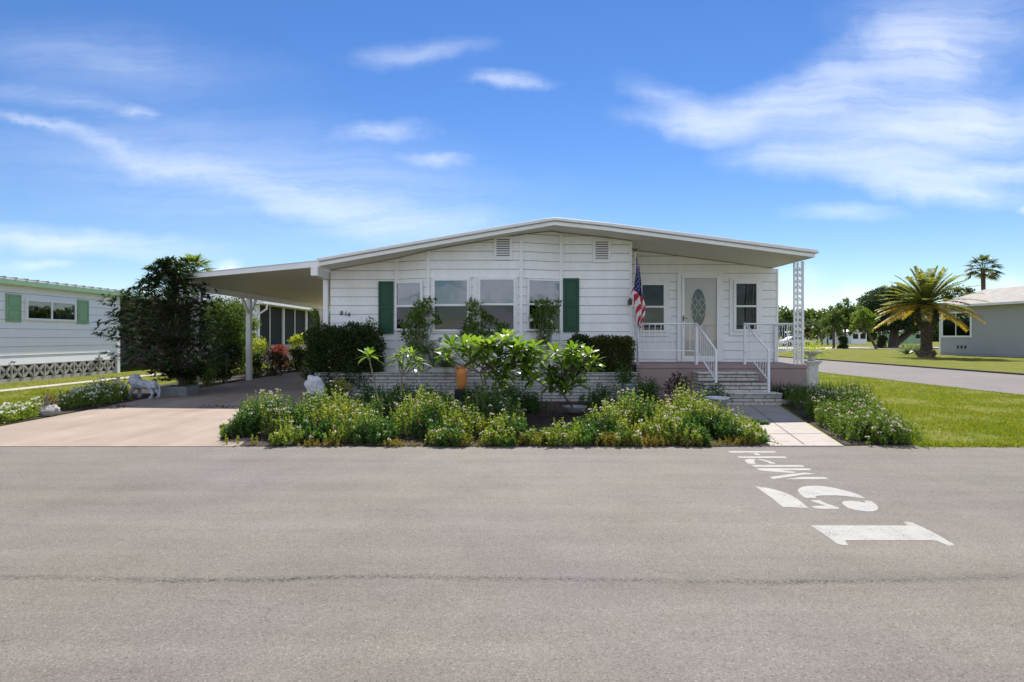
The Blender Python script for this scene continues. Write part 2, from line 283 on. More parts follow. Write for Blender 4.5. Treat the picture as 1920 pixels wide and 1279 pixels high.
def lines_mat(name, c, c2, axis_lines, rough=.8, scale=1.2, jw=.012):
    """concrete with joints at given object coordinates: list of (axis, value)"""
    m = mat(name, c, rough, c2, scale, .5, .15, 60, grain=.06, gscale=90)
    nt = m.node_tree; b = nt.nodes['Principled BSDF']; src = b.inputs['Base Color'].links[0].from_socket
    t = N(nt, 'ShaderNodeTexCoord'); s = N(nt, 'ShaderNodeSeparateXYZ'); link(nt, t.outputs['Object'], s.inputs[0])
    f = None
    n2 = N(nt, 'ShaderNodeTexNoise'); n2.inputs['Scale'].default_value = .9; n2.inputs['Detail'].default_value = 6; n2.inputs['Roughness'].default_value = .7; mp2 = N(nt, 'ShaderNodeMapping'); mp2.inputs['Scale'].default_value = (1.6, .35, 1); mp2.inputs['Rotation'].default_value = (0, 0, R(12))
    link(nt, t.outputs['Object'], mp2.inputs[0]); link(nt, mp2.outputs[0], n2.inputs[0]); r2 = N(nt, 'ShaderNodeMapRange'); link(nt, n2.outputs['Fac'], r2.inputs[0]); r2.inputs[1].default_value = .35; r2.inputs[2].default_value = .65; r2.inputs[3].default_value = .84; r2.inputs[4].default_value = 1.12
    vm2 = N(nt, 'ShaderNodeVectorMath', operation='SCALE'); link(nt, src, vm2.inputs[0]); link(nt, r2.outputs[0], vm2.inputs['Scale']); src = vm2.outputs[0]
    for ax, val in axis_lines:
        d = math_n(nt, 'ABSOLUTE', math_n(nt, 'SUBTRACT', s.outputs[ax], val)); l = math_n(nt, 'LESS_THAN', d, jw)
        f = l if f is None else math_n(nt, 'MAXIMUM', f, l)
    mx = N(nt, 'ShaderNodeMixRGB'); link(nt, math_n(nt, 'MULTIPLY', f, .45), mx.inputs[0]); link(nt, src, mx.inputs[1]); mx.inputs[2].default_value = (c2[0] * .35, c2[1] * .35, c2[2] * .35, 1)
    link(nt, mx.outputs[0], b.inputs['Base Color']); return m
M['driveway'] = lines_mat('pink_beige_driveway', (.315, .247, .197), (.262, .203, .162), [('Y', 9.35), ('Y', 12.6), ('Y', 15.8), ('X', -5.8)], jw=.007)
M['walk'] = mat('stamped_walkway_concrete', (.36, .32, .28), .75, (.30, .265, .23), 3, .5, .3, 14, grain=.05)
M['concrete'] = mat('pale_concrete', (.42, .38, .32), .85, (.36, .33, .28), 2, .5, .1)
M['lawnbase'] = mat('lawn_soil_and_grass', (.105, .145, .020), .95, (.20, .175, .055), 1.1, .5, .8, 60, detail=8, grain=.28, gscale=26, spec=.02)

def brick_mat(name, c, c2, mortar, bw, bh, ms, rot=False):
    m, nt, b = base_mat(name); b.inputs['Roughness'].default_value = .85
    t = N(nt, 'ShaderNodeTexCoord'); s = N(nt, 'ShaderNodeSeparateXYZ'); link(nt, t.outputs['Object'], s.inputs[0])
    cb = N(nt, 'ShaderNodeCombineXYZ')
    link(nt, math_n(nt, 'ADD', s.outputs['X'], s.outputs['Y']), cb.inputs[0]); link(nt, s.outputs['Z'], cb.inputs[1])
    br = N(nt, 'ShaderNodeTexBrick'); link(nt, cb.outputs[0], br.inputs['Vector'])
    br.inputs['Color1'].default_value = (*c, 1); br.inputs['Color2'].default_value = (*c2, 1); br.inputs['Mortar'].default_value = (*mortar, 1)
    br.inputs['Scale'].default_value = 1; br.inputs['Brick Width'].default_value = bw; br.inputs['Row Height'].default_value = bh; br.inputs['Mortar Size'].default_value = ms
    br.inputs['Mortar Smooth'].default_value = .2
    n = N(nt, 'ShaderNodeTexNoise'); n.inputs['Scale'].default_value = 12; n.inputs['Detail'].default_value = 5; link(nt, t.outputs['Object'], n.inputs['Vector'])
    r = N(nt, 'ShaderNodeMapRange'); link(nt, n.outputs['Fac'], r.inputs[0]); r.inputs[1].default_value = .3; r.inputs[2].default_value = .7; r.inputs[3].default_value = .75; r.inputs[4].default_value = 1.12
    vm = N(nt, 'ShaderNodeVectorMath', operation='SCALE'); link(nt, br.outputs[0], vm.inputs[0]); link(nt, r.outputs[0], vm.inputs['Scale']); link(nt, vm.outputs[0], b.inputs['Base Color'])
    bp = N(nt, 'ShaderNodeBump'); bp.invert = True; bp.inputs['Strength'].default_value = .7; bp.inputs['Distance'].default_value = .01; link(nt, br.outputs['Fac'], bp.inputs['Height']); link(nt, bp.outputs[0], b.inputs['Normal'])
    return m
M['brick'] = brick_mat('whitewashed_long_brick', (.58, .55, .49), (.48, .45, .40), (.10, .085, .07), .42, .0717, .008)
M['planter'] = brick_mat('whitewashed_planter_brick', (.50, .48, .44), (.38, .37, .35), (.13, .11, .10), .40, .066, .007)

# ------------------------------------------------------------------ mesh building
WL = {}
class MB:
    def __init__(s, T=None): s.v = []; s.f = []; s.n = 0; s.T = T
    def add(s, v, f, mi=0):
        v = np.asarray(v, dtype=float).reshape(-1, 3)
        if s.T is not None: v = np.array([s.T(*p) for p in v])
        s.v.append(v); 
        if isinstance(f, np.ndarray): s.f.append((f + s.n, mi))
        else:
            by = {}
            for q in f: by.setdefault(len(q), []).append(q)
            for k, l in by.items(): s.f.append((np.array(l) + s.n, mi))
        s.n += len(v); return s
    def box(s, x0, x1, y0, y1, z0, z1, mi=0):
        v = [(x0, y0, z0), (x1, y0, z0), (x1, y1, z0), (x0, y1, z0), (x0, y0, z1), (x1, y0, z1), (x1, y1, z1), (x0, y1, z1)]
        return s.add(v, [(0, 3, 2, 1), (4, 5, 6, 7), (0, 1, 5, 4), (1, 2, 6, 5), (2, 3, 7, 6), (3, 0, 4, 7)], mi)
    def prism(s, poly, y0, y1, mi=0):                # polygon in XZ run along Y
        n = len(poly); v = [(x, y0, z) for x, z in poly] + [(x, y1, z) for x, z in poly]
        return s.add(v, [tuple(range(n)), tuple(range(2 * n - 1, n - 1, -1))] + [(i, i + n, (i + 1) % n + n, (i + 1) % n) for i in range(n)], mi)
    def slab(s, poly, z0, z1, mi=0):                 # polygon in XY run along Z
        n = len(poly); v = [(x, y, z0) for x, y in poly] + [(x, y, z1) for x, y in poly]
        return s.add(v, [tuple(range(n - 1, -1, -1)), tuple(range(n, 2 * n))] + [(i, (i + 1) % n, (i + 1) % n + n, i + n) for i in range(n)], mi)
    def tube(s, pts, rad, n=6, mi=0):
        P = [Vector(p) for p in pts]; k = len(P)
        if isinstance(rad, (int, float)): rad = [rad] * k
        vs = []; ref = None
        for i, p in enumerate(P):
            t = (P[min(i + 1, k - 1)] - P[max(i - 1, 0)]).normalized()
            if ref is None: ref = Vector((1, 0, 0)) if abs(t.x) < .8 else Vector((0, 1, 0))
            a = (ref - t * ref.dot(t)).normalized(); b = t.cross(a); ref = a
            for j in range(n):
                an = 2 * math.pi * j / n; vs.append(p + (a * math.cos(an) + b * math.sin(an)) * rad[i])
        fs = [(i * n + j, i * n + (j + 1) % n, (i + 1) * n + (j + 1) % n, (i + 1) * n + j) for i in range(k - 1) for j in range(n)]
        fs += [tuple(range(n - 1, -1, -1)), tuple(range((k - 1) * n, k * n))]
        return s.add([tuple(q) for q in vs], fs, mi)
    def lathe(s, prof, c, n=20, mi=0, sy=1):
        vs = [(c[0] + r * math.cos(2 * math.pi * j / n), c[1] + sy * r * math.sin(2 * math.pi * j / n), c[2] + z) for r, z in prof for j in range(n)]
        k = len(prof); fs = [(i * n + j, i * n + (j + 1) % n, (i + 1) * n + (j + 1) % n, (i + 1) * n + j) for i in range(k - 1) for j in range(n)]
        fs += [tuple(range(n - 1, -1, -1)), tuple(range((k - 1) * n, k * n))]
        return s.add(vs, fs, mi)
    def ball(s, c, r, n=12, mi=0):
        if isinstance(r, (int, float)): r = (r, r, r)
        prof = [(math.sin(math.pi * i / n) + 1e-4, -math.cos(math.pi * i / n)) for i in range(n + 1)]
        vs = [(c[0] + r[0] * a * math.cos(2 * math.pi * j / n), c[1] + r[1] * a * math.sin(2 * math.pi * j / n), c[2] + r[2] * z) for a, z in prof for j in range(n)]
        fs = [(i * n + j, i * n + (j + 1) % n, (i + 1) * n + (j + 1) % n, (i + 1) * n + j) for i in range(n) for j in range(n)]
        fs += [tuple(range(n - 1, -1, -1)), tuple(range(n * n, n * n + n))]
        return s.add(vs, fs, mi)
    def build(s, name, mats, parent=None, smooth=False, bevel=0, origin=None):
        V = np.concatenate(s.v); o = WL.get(parent, Vector((0, 0, 0))) if parent is not None else Vector(origin or (0, 0, 0))
        V = V - np.array(o)
        me = bpy.data.meshes.new(name); nf = sum(len(f) for f, _ in s.f); nl = sum(f.size for f, _ in s.f)
        me.vertices.add(len(V)); me.vertices.foreach_set('co', V.astype(np.float32).ravel())
        me.loops.add(nl); me.loops.foreach_set('vertex_index', np.concatenate([f.ravel() for f, _ in s.f]).astype(np.int32))
        tot = np.concatenate([np.full(len(f), f.shape[1]) for f, _ in s.f]).astype(np.int32)
        me.polygons.add(nf); me.polygons.foreach_set('loop_start', (np.cumsum(tot) - tot).astype(np.int32))
        me.polygons.foreach_set('loop_total', tot)
        me.polygons.foreach_set('material_index', np.concatenate([np.full(len(f), mi) for f, mi in s.f]).astype(np.int32))
        me.update(calc_edges=True); me.validate()
        me.polygons.foreach_set('use_smooth', np.full(len(me.polygons), bool(smooth)))
        for m_ in (mats if isinstance(mats, (list, tuple)) else [mats]): me.materials.append(M[m_] if isinstance(m_, str) else m_)
        ob = bpy.data.objects.new(name, me); COL.objects.link(ob)
        if parent is not None: ob.parent = parent; WL[ob] = o.copy()
        else: ob.location = o; WL[ob] = o.copy()
        if bevel:
            b = ob.modifiers.new('bevel', 'BEVEL'); b.width = bevel; b.segments = 2; b.limit_method = 'ANGLE'; b.angle_limit = R(50)
        return ob
def tag(o, label=None, cat=None, group=None, kind=None):
    if label: o['label'] = label
    if cat: o['category'] = cat
    if group: o['group'] = group
    if kind: o['kind'] = kind
    return o
def thing(name, loc, label, cat, group=None):
    o = bpy.data.objects.new(name, None); COL.objects.link(o); o.location = loc; o.empty_display_size = .2
    WL[o] = Vector(loc); return tag(o, label, cat, group)
def copy_tree(o, loc, parent=None):
    c = o.copy(); COL.objects.link(c); c.parent = parent
    if parent is None: c.location = loc
    for ch in [x for x in o.children]: copy_tree(ch, None, c)
    return c

# leaf helpers (numpy)
def unit(a): return a / (np.linalg.norm(a, axis=-1, keepdims=True) + 1e-9)
def rdir(n): return unit(RN.normal(size=(n, 3)))
def jit(x, n, s=.25): return x * (1 + RN.uniform(-s, s, n))
def leaves(mb, P, D, L, Wd, fold=.25, mi=0, flat=0):
    n = len(P); L = np.broadcast_to(L, n)[:, None]; Wd = np.broadcast_to(Wd, n)[:, None]
    Rr = rdir(n); 
    if flat: Rr = unit(Rr * (1 - flat) + np.array([0, 0, 1]) * flat)
    S = unit(np.cross(D, Rr)); Nn = np.cross(S, D)
    a = P; b = P + D * L * .45 + S * Wd * .5 + Nn * Wd * fold; c = P + D * L; d = P + D * L * .45 - S * Wd * .5 + Nn * Wd * fold
    v = np.stack([a, b, c, d], 1).reshape(-1, 3); i = np.arange(n)[:, None] * 4
    mb.add(v, np.concatenate([i + np.array([0, 1, 2]), i + np.array([0, 2, 3])]), mi)
def strips(mb, P, D, L, Wd, bend=.3, segs=4, mi=0, prof=None, twist=0):
    n = len(P); L = np.broadcast_to(L, n)[:, None]; Wd = np.broadcast_to(Wd, n)[:, None]; bend = np.broadcast_to(bend, n)[:, None]
    up = np.array([0, 0, 1.]); S = np.cross(D, up + rdir(n) * .25); S = unit(S)
    if prof is None: prof = [.25] + [math.sin(math.pi * min(1, (j / segs)) ** .9) * .9 + .1 for j in range(1, segs)] + [.03]
    rows = []
    for j in range(segs + 1):
        t = j / segs; c = P + D * L * t - up * bend * L * t * t
        rows += [c + S * Wd * .5 * prof[j], c - S * Wd * .5 * prof[j]]
    v = np.stack(rows, 1).reshape(-1, 3); k = 2 * (segs + 1); i = np.arange(n)[:, None] * k
    mb.add(v, np.concatenate([i + np.array([2 * j, 2 * j + 1, 2 * j + 3, 2 * j + 2]) for j in range(segs)]), mi)
def blob_points(clumps, dens, shell=.5):
    P, Dn = [], []
    for (x, y, z, r) in clumps:
        rr = np.array(r if isinstance(r, tuple) else (r, r, r * .8)); n = int(dens * (rr.prod()) ** (2 / 3.))
        if n < 4: n = 4
        d = rdir(n); rad = RN.uniform(shell, 1.05, n)[:, None]
        P.append(np.array([x, y, z]) + d * rr * rad); Dn.append(d)
    return np.concatenate(P), np.concatenate(Dn)
def inside(poly, pts):
    x, y = pts[:, 0], pts[:, 1]; r = np.zeros(len(pts), bool); n = len(poly); j = n - 1
    for i in range(n):
        xi, yi = poly[i]; xj, yj = poly[j]
        c = ((yi > y) != (yj > y)) & (x < (xj - xi) * (y - yi) / (yj - yi + 1e-12) + xi); r ^= c; j = i
    return r
def scatter(poly, n):
    xs = [p[0] for p in poly]; ys = [p[1] for p in poly]; out = []
    tot = 0
    while tot < n:
        p = np.stack([RN.uniform(min(xs), max(xs), n * 2), RN.uniform(min(ys), max(ys), n * 2)], 1); p = p[inside(poly, p)]; out.append(p); tot += len(p)
    return np.concatenate(out)[:n]

# ================================================================== SETTING
def sheet(name, poly, z, m, label=None):
    mb = MB(); mb.add([(x, y, z) for x, y in poly], [tuple(range(len(poly)))])
    return tag(mb.build(name, m), label, None, None, 'structure')
sheet('ground', [(-600, -600), (600, -600), (600, 900), (-600, 900)], 0.0, 'lawnbase')
# front road with slightly wandering far edge
edge = [(x, 7.0 + .03 * math.sin(x * 1.7) + .02 * math.sin(x * 4.3) + RN.uniform(-.012, .012)) for x in np.arange(11.8, -20, -.12)]
sheet('road', [(-120, -6), (120, -6), (120, 7.0), (18.0, 7.0)] + [(11.9, 7.0)] + edge + [(-120, 7.0)], .004, 'asphalt')
sheet('side_road', [(11.85, 7.0), (18.0, 7.0), (18.0, 160), (11.85, 160)], .008, 'asphalt2')
mb = MB(); mb.box(18.0, 18.14, 7.3, 160, 0, .07); tag(mb.build('road_edge_kerb', mat('dark_kerb', (.07, .06, .05), .9)), None, None, None, 'structure')
sheet('cross_street', [(18.2, 64), (90, 64), (90, 76), (18.2, 76)], .012, 'concrete')
mbs = MB(); mbs.slab([(-7.55, 6.965), (-3.35, 6.965), (-3.95, 11.0), (-4.0, 12.6), (-4.0, 26), (-8.35, 26), (-8.15, 14.2), (-7.75, 10.5)][::-1][::-1], .001, .010); tag(mbs.build('driveway', 'driveway'), None, None, None, 'structure')
wm = M['walk'].node_tree; wb = wm.nodes['Principled BSDF']; wsrc = wb.inputs['Base Color'].links[0].from_socket
wtc = N(wm, 'ShaderNodeTexCoord'); wv = N(wm, 'ShaderNodeTexVoronoi', feature='DISTANCE_TO_EDGE', distance='CHEBYCHEV') if False else N(wm, 'ShaderNodeTexVoronoi', feature='DISTANCE_TO_EDGE'); wv.inputs['Scale'].default_value = 3.6; link(wm, wtc.outputs['Object'], wv.inputs['Vector'])
wr = N(wm, 'ShaderNodeMapRange'); link(wm, wv.outputs['Distance'], wr.inputs[0]); wr.inputs[1].default_value = .0; wr.inputs[2].default_value = .035; wr.inputs[3].default_value = .80; wr.inputs[4].default_value = 1
wvm = N(wm, 'ShaderNodeVectorMath', operation='SCALE'); link(wm, wsrc, wvm.inputs[0]); link(wm, wr.outputs[0], wvm.inputs['Scale']); link(wm, wvm.outputs[0], wb.inputs['Base Color'])
mbs = MB(); mbs.slab([(3.20, 6.97), (4.09, 6.97), (5.42, 11.75), (4.25, 11.75)], .001, .016); tag(mbs.build('walkway', 'walk'), None, None, None, 'structure')
mbj = MB()
for k, y in enumerate((7.8, 8.9, 10.0, 11.0)):
    t = (y - 7.03) / 4.72; mbj.add([(3.22 + 1.03 * t + .01, y, .0205), (4.10 + 1.32 * t - .01, y + .03, .0205), (4.10 + 1.32 * t - .01, y + .045, .0205), (3.22 + 1.03 * t + .01, y + .015, .0205)], [(0, 1, 2, 3)])
mbj.add([(3.64, 7.04, .0206), (3.652, 7.04, .0206), (4.842, 11.7, .0206), (4.83, 11.7, .0206)], [(0, 1, 2, 3)])
tag(mbj.build('walkway_joints', mat('walk_joint', (.12, .105, .095), .9)), None, None, None, 'structure')
sheet('left_concrete_path', [(-12.95, 7.0), (-12.45, 7.0), (-12.45, 22), (-12.95, 22)], .010, 'concrete')
BED = [(-3.32, 7.05), (3.2, 7.05), (4.2, 11.4), (4.1, 12.3), (-4.0, 12.3), (-3.9, 11.0)]
BED[0] = (-3.33, 6.98); BED[1] = (3.2, 6.98)
sheet('planting_bed', BED, .012, 'mulch')
RB = [(4.15, 7.05), (5.0, 7.1), (6.1, 9.0), (7.0, 10.6), (7.6, 12.6), (6.4, 12.9), (5.2, 12.2), (5.4, 11.3)]
sheet('side_planting_bed', RB, .012, 'mulch')
LB = [(-7.66, 7.1), (-7.82, 10.5), (-8.0, 13.2), (-8.9, 13.2), (-9.0, 9.5), (-8.6, 7.1)]
sheet('left_planting_bed', LB, .012, 'mulch')
sheet('hedge_soil', [(-8.3, 13.2), (-8.4, 26), (-10.5, 26), (-9.6, 13.2)], .014, 'mulch')

# lawn blades
from mathutils import noise as _mn
def blades(name, polys, nper, hgt):
    mb = MB()
    for poly, n in zip(polys, nper):
        p = scatter(poly, n * 4); w_ = (7.0 / p[:, 1]) ** 2.2; p = p[RN.random(len(p)) < w_ * .8][:n]; nn = np.array([_mn.noise(Vector((a * .9, b * .9, 4.1))) + .6 * _mn.noise(Vector((a * 3.3, b * 3.3, 8.2))) for a, b in p]); p = p[(RN.random(len(p)) < np.clip(.75 + 1.5 * nn, .12, 1)) | (hgt > .05)]; n = len(p); P = np.c_[p, np.zeros(n)]
        D = unit(np.c_[RN.normal(0, .45, (n, 2)), np.ones(n)])
        S = unit(np.cross(D, rdir(n))); h = jit(hgt, n, .5)[:, None]; w = .0045 + .0006 * P[:, 1:2] * .4
        v = np.stack([P - S * w, P + S * w, P + D * h], 1).reshape(-1, 3); i = np.arange(n)[:, None] * 3
        mb.add(v, i + np.array([0, 1, 2]))
    return tag(mb.build(name, 'grassblade'), 'short sunlit yellow green lawn grass', 'grass', None, 'stuff')
blades('grass', [[(5.0, 7.02), (11.8, 7.05), (11.8, 24), (7.6, 24), (7.4, 13), (6.2, 9.2)], [(5.0, 6.93), (11.8, 6.93), (11.8, 7.12), (5.0, 7.12)], [(11.6, 7.1), (11.93, 7.1), (11.93, 24), (11.6, 24)], [(-12.5, 7), (-12.38, 7), (-12.38, 20), (-12.5, 20)],
                 [(-14.7, 7.02), (-8.4, 7.05), (-8.9, 9.5), (-8.9, 13.3), (-12.4, 15), (-12.4, 7)] , [(-12.4, 13), (-9.0, 13), (-9.8, 22), (-12.4, 22)], [(-14.7, 10), (-12.95, 10), (-12.95, 21), (-14.7, 21)],
                 [(18.2, 16), (33, 16), (33, 45), (18.2, 60)]], [130000, 12000, 9000, 2500, 60000, 12000, 9000, 60000], .028)

blades('grass_edge', [[(5.0, 6.93), (11.9, 6.93), (11.9, 7.10), (5.0, 7.10)], [(5.0, 6.86), (11.9, 6.86), (11.9, 6.97), (5.0, 6.97)], [(-14.7, 6.93), (-7.7, 6.93), (-7.7, 7.1), (-14.7, 7.1)]], [2600, 260, 1500], .065)['label'] = 'ragged longer grass tufts along the lawn edge beside the road'
# road marking : the reversed "15 MPH" stencil (flat paint, outline in photo pixels laid on the road plane)
def deco(zoomed, ox, oy, s): return [G(ox + x / s, oy + y / s) for x, y in zoomed]
A = (1350, 840, 8.727); B = (1400, 900, 7.385); C_ = (1500, 960, 6.4)
chars = {'letter_h': [(A, [(125, 60), (180, 84), (935, 84), (885, 60)]), (A, [(540, 95), (600, 92), (680, 124), (590, 126)]), (A, [(275, 145), (330, 172), (1098, 172), (1065, 147)])],
 'letter_p': [(A, [(405, 210), (430, 196), (480, 190), (560, 192), (585, 212), (548, 222), (585, 262), (560, 268), (470, 266), (430, 245)]), (A, [(600, 190), (700, 196), (800, 218), (880, 248), (915, 268), (815, 264), (770, 240), (700, 215)]), (A, [(505, 285), (575, 318), (1390, 318), (1345, 288)])],
 'letter_m': [(A, [(595, 340), (640, 374), (900, 402), (1190, 418), (1262, 402), (990, 376), (1505, 374), (1455, 343)]), (A, [(810, 484), (862, 520), (1180, 474), (1360, 446), (1560, 434), (1500, 424), (1380, 413), (1200, 432)]), (A, [(1060, 520), (1782, 520), (1715, 485), (1330, 483), (1220, 500)])],
 'digit_five': [(B, [(115, 95), (300, 120), (440, 155), (580, 205), (700, 270), (860, 400), (500, 382), (330, 245)]),
  (B, [(705, 150), (730, 120), (790, 98), (900, 88), (1050, 92), (1230, 122), (1420, 168), (1560, 215), (1650, 262), (1580, 262), (1380, 232), (1230, 222), (1050, 224), (965, 230), (945, 258), (810, 258), (740, 205)]),
  (B, [(880, 290), (1010, 290), (1080, 325), (1200, 365), (1275, 395), (1280, 412), (1040, 410), (940, 402), (895, 368), (1090, 368), (1010, 338), (930, 315)]),
  (B, [(1315, 320), (1350, 302), (1440, 296), (1550, 308), (1650, 326), (1630, 296), (1720, 298), (1790, 345), (1822, 390), (1810, 425), (1750, 446), (1650, 446), (1500, 425), (1400, 395), (1345, 355)])],
 'digit_one': [(C_, [(130, 170), (1290, 172), (1240, 128), (1280, 124), (1345, 135), (1500, 205), (1650, 280), (1860, 408), (1790, 416), (1720, 390), (1640, 355), (1560, 350), (540, 350), (578, 408), (510, 408), (440, 388), (370, 335)])]}
def wear(m):
    nt = m.node_tree; b = nt.nodes['Principled BSDF']; o = nt.nodes['Material Output']; t = N(nt, 'ShaderNodeTexCoord'); a = N(nt, 'ShaderNodeTexNoise'); a.inputs['Scale'].default_value = 95; a.inputs['Detail'].default_value = 5; a.inputs['Roughness'].default_value = .75
    c = N(nt, 'ShaderNodeTexNoise'); c.inputs['Scale'].default_value = 6; c.inputs['Detail'].default_value = 4
    link(nt, t.outputs['Object'], a.inputs[0]); link(nt, t.outputs['Object'], c.inputs[0])
    v = math_n(nt, 'ADD', a.outputs['Fac'], math_n(nt, 'MULTIPLY', c.outputs['Fac'], .35)); r = N(nt, 'ShaderNodeMapRange'); link(nt, v, r.inputs[0]); r.inputs[1].default_value = .74; r.inputs[2].default_value = .84; r.inputs[4].default_value = .8
    tr = N(nt, 'ShaderNodeBsdfTransparent'); ms = N(nt, 'ShaderNodeMixShader'); link(nt, r.outputs[0], ms.inputs[0]); link(nt, b.outputs[0], ms.inputs[1]); link(nt, tr.outputs[0], ms.inputs[2]); link(nt, ms.outputs[0], o.inputs[0])
wear(M['paint'])
mk = thing('road_marking', (*G(1560, 930), .004), 'white painted 15 MPH speed marking on the grey road, seen sideways', 'road marking')
for cn, shapes in chars.items():
    mb = MB()
    for (par, pl) in shapes:
        q = deco(pl, *par); ar = sum(q[i][0] * q[(i + 1) % len(q)][1] - q[(i + 1) % len(q)][0] * q[i][1] for i in range(len(q)))
        if ar < 0: q = q[::-1]
        mb.add([(x, y, .0056) for x, y in q], [tuple(range(len(q)))])
    mb.build(cn, 'paint', mk)

# ================================================================== MAIN HOUSE
YW, YB, YP, YF = 12.5, 12.2, 13.6, 11.7      # front wall, bay front, porch wall, roof edge
PROF = [(-3.96, 2.818), (-1.067, 3.329), (.902, 3.665), (2.012, 3.549), (6.28, 2.998)]
BACK = 25.0
home = thing('mobile_home', (0, YW, 0), 'white sided home with low gabled roof, green shutters and a small front porch', 'house')
def profz(x):
    for (a, za), (b, zb) in zip(PROF, PROF[1:]):
        if x <= b: return za + (zb - za) * (x - a) / (b - a)
    return PROF[-1][1]
def cutbm(bm, planes):
    for (a, b) in planes:
        d = Vector((b[0] - a[0], 0, b[1] - a[1])); nrm = Vector((-d.z, 0, d.x)).normalized()
        bmesh.ops.bisect_plane(bm, geom=bm.verts[:] + bm.edges[:] + bm.faces[:], plane_co=(a[0], 0, a[1]), plane_no=nrm, clear_outer=True)
def siding(name, p0, p1, z0, z1, lap, m, parent, planes, label=None, thick=.017):
    p0 = Vector((*p0, 0)); p1 = Vector((*p1, 0)); d = (p1 - p0).normalized(); n = Vector((d.y, -d.x, 0))
    bm = bmesh.new(); z = z0
    while z < z1 - 1e-4:
        zt = min(z + lap, z1)
        pr = [(.0035, z + .011), (thick, z + .011), (thick - .002, z + .022), (.004, zt)]
        q = [[bm.verts.new(p + n * o + Vector((0, 0, zz))) for p in (p0, p1)] for o, zz in [(.0035, z)] + pr]
        for i in range(4):
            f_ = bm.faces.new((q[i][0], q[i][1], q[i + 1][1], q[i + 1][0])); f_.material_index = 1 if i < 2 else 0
        z = zt
    cutbm(bm, planes)
    o = WL[parent]; bmesh.ops.translate(bm, vec=-o, verts=bm.verts[:])
    me = bpy.data.meshes.new(name); bm.to_mesh(me); bm.free(); me.materials.append(M[m]); me.materials.append(M['seam'])  # 'seam' slot: grey painted as the shadow line under each lap
    ob = bpy.data.objects.new(name, me); COL.objects.link(ob); ob.parent = parent; WL[ob] = o.copy()
    if label: ob['label'] = label
    return ob
RP = [((a[0], a[1] - .004), (b[0], b[1] - .004)) for a, b in zip(PROF, PROF[1:])]
bayL0 = (XA(742, YW), YW); bayL1 = (XA(803, YB), YB); bayR0 = (XA(977, YB), YB); bayR1 = (XA(1052, YW), YW)
xl, xr = -3.96, XA(1183, YW); xpr = 6.39; LAP = .1915; zs = 2.42 - 11 * LAP
wallm = MB()
def body(x0, x1, y0, y1, zlow=.1):
    xs = [x0] + [p[0] for p in PROF if x0 < p[0] < x1] + [x1]
    poly = [(x0, zlow), (x1, zlow)] + [(x, min(profz(x), 9) - .006) for x in xs[::-1]]
    wallm.prism(poly, y0, y1)
body(xl + .002, xr - .002, YW, BACK); body(xr + .001, xpr - .11, YP, BACK)
wallm.build('wall', 'siding', home)
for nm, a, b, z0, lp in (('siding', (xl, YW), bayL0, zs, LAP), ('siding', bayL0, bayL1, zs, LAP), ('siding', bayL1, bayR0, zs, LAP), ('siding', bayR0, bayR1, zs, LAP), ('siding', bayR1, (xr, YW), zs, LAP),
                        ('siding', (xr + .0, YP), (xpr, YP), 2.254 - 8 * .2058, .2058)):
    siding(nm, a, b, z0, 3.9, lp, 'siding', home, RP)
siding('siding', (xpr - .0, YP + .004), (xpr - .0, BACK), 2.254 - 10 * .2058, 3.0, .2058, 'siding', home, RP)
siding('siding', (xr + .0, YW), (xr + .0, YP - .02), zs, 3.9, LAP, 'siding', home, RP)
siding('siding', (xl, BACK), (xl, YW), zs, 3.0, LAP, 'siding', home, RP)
# corner boards and battens
for px, Y, w in ((803, YB, .035), (977, YB, .035), (1052, YW - .01, .035), (744, YW - .01, .03)):
    x = XA(px, Y); tm = MB(); tm.box(x - w, x + w, Y - .034, Y - .006, .35, profz(x) - .012); tm.build('corner_board', 'trim', home)
x = XA(892, YB); tm = MB(); tm.box(x - .05, x + .05, YB - .03, YB - .006, 1.4, ZA(518, YB)); tm.build('window_post', 'trim', home)
tm = MB(); tm.box(xr - .03, xr + .018, YW - .026, YW + .03, .3, profz(xr) - .012); tm.build('corner_board', 'trim', home)
tm = MB(); tm.box(xpr - .02, xpr + .02, YP - .026, YP + .02, .76, profz(xpr - .15) - .02)
tm.build('corner_board', 'trim', home)
# roof
T1 = .15
def offs(dz): return [(x, z + dz) for x, z in PROF]
rf = MB(); low = offs(.012); rf.prism([(low[0][0] + .02, low[0][1])] + low[1:-1] + [(low[-1][0] - .02, low[-1][1])] + [(x, z) for x, z in offs(T1 - .012)[::-1]], YF + .03, BACK + .3)
roof = rf.build('roof', ['soffit'], home)
fa = MB(); a, b = offs(-.004), offs(.070); fa.prism(a + b[::-1], YF, YF + .028); fa.build('fascia', 'trim', roof)
for fpoly in (a[:1] + [(a[0][0] + .028, a[0][1])] + [(b[0][0] + .028, b[0][1]), b[0]], [(a[-1][0] - .028, a[-1][1]), a[-1], b[-1], (b[-1][0] - .028, b[-1][1])]): fa = MB(); fa.prism(fpoly, YF + .03, BACK + .3); fa.build('fascia', 'trim', roof)
de = MB(); a, b = offs(.082), offs(T1)
a = [(a[0][0] - .02, a[0][1])] + a[1:-1] + [(a[-1][0] + .06, a[-1][1] - .01)]
bb = [(b[0][0] - .02, b[0][1])] + b[1:2] + [(.75, PROF[2][1] + T1 - .022), (.90, PROF[2][1] + T1 - .010), (1.05, PROF[2][1] + T1 - .018)] + b[3:-1] + [(b[-1][0] + .0, b[-1][1] - .0), (b[-1][0] + .06, b[-1][1] - .03)]
de.prism(a + bb[::-1], YF - .05, BACK + .35); de.build('roof_sheet', 'roofmetal', roof, bevel=.012)
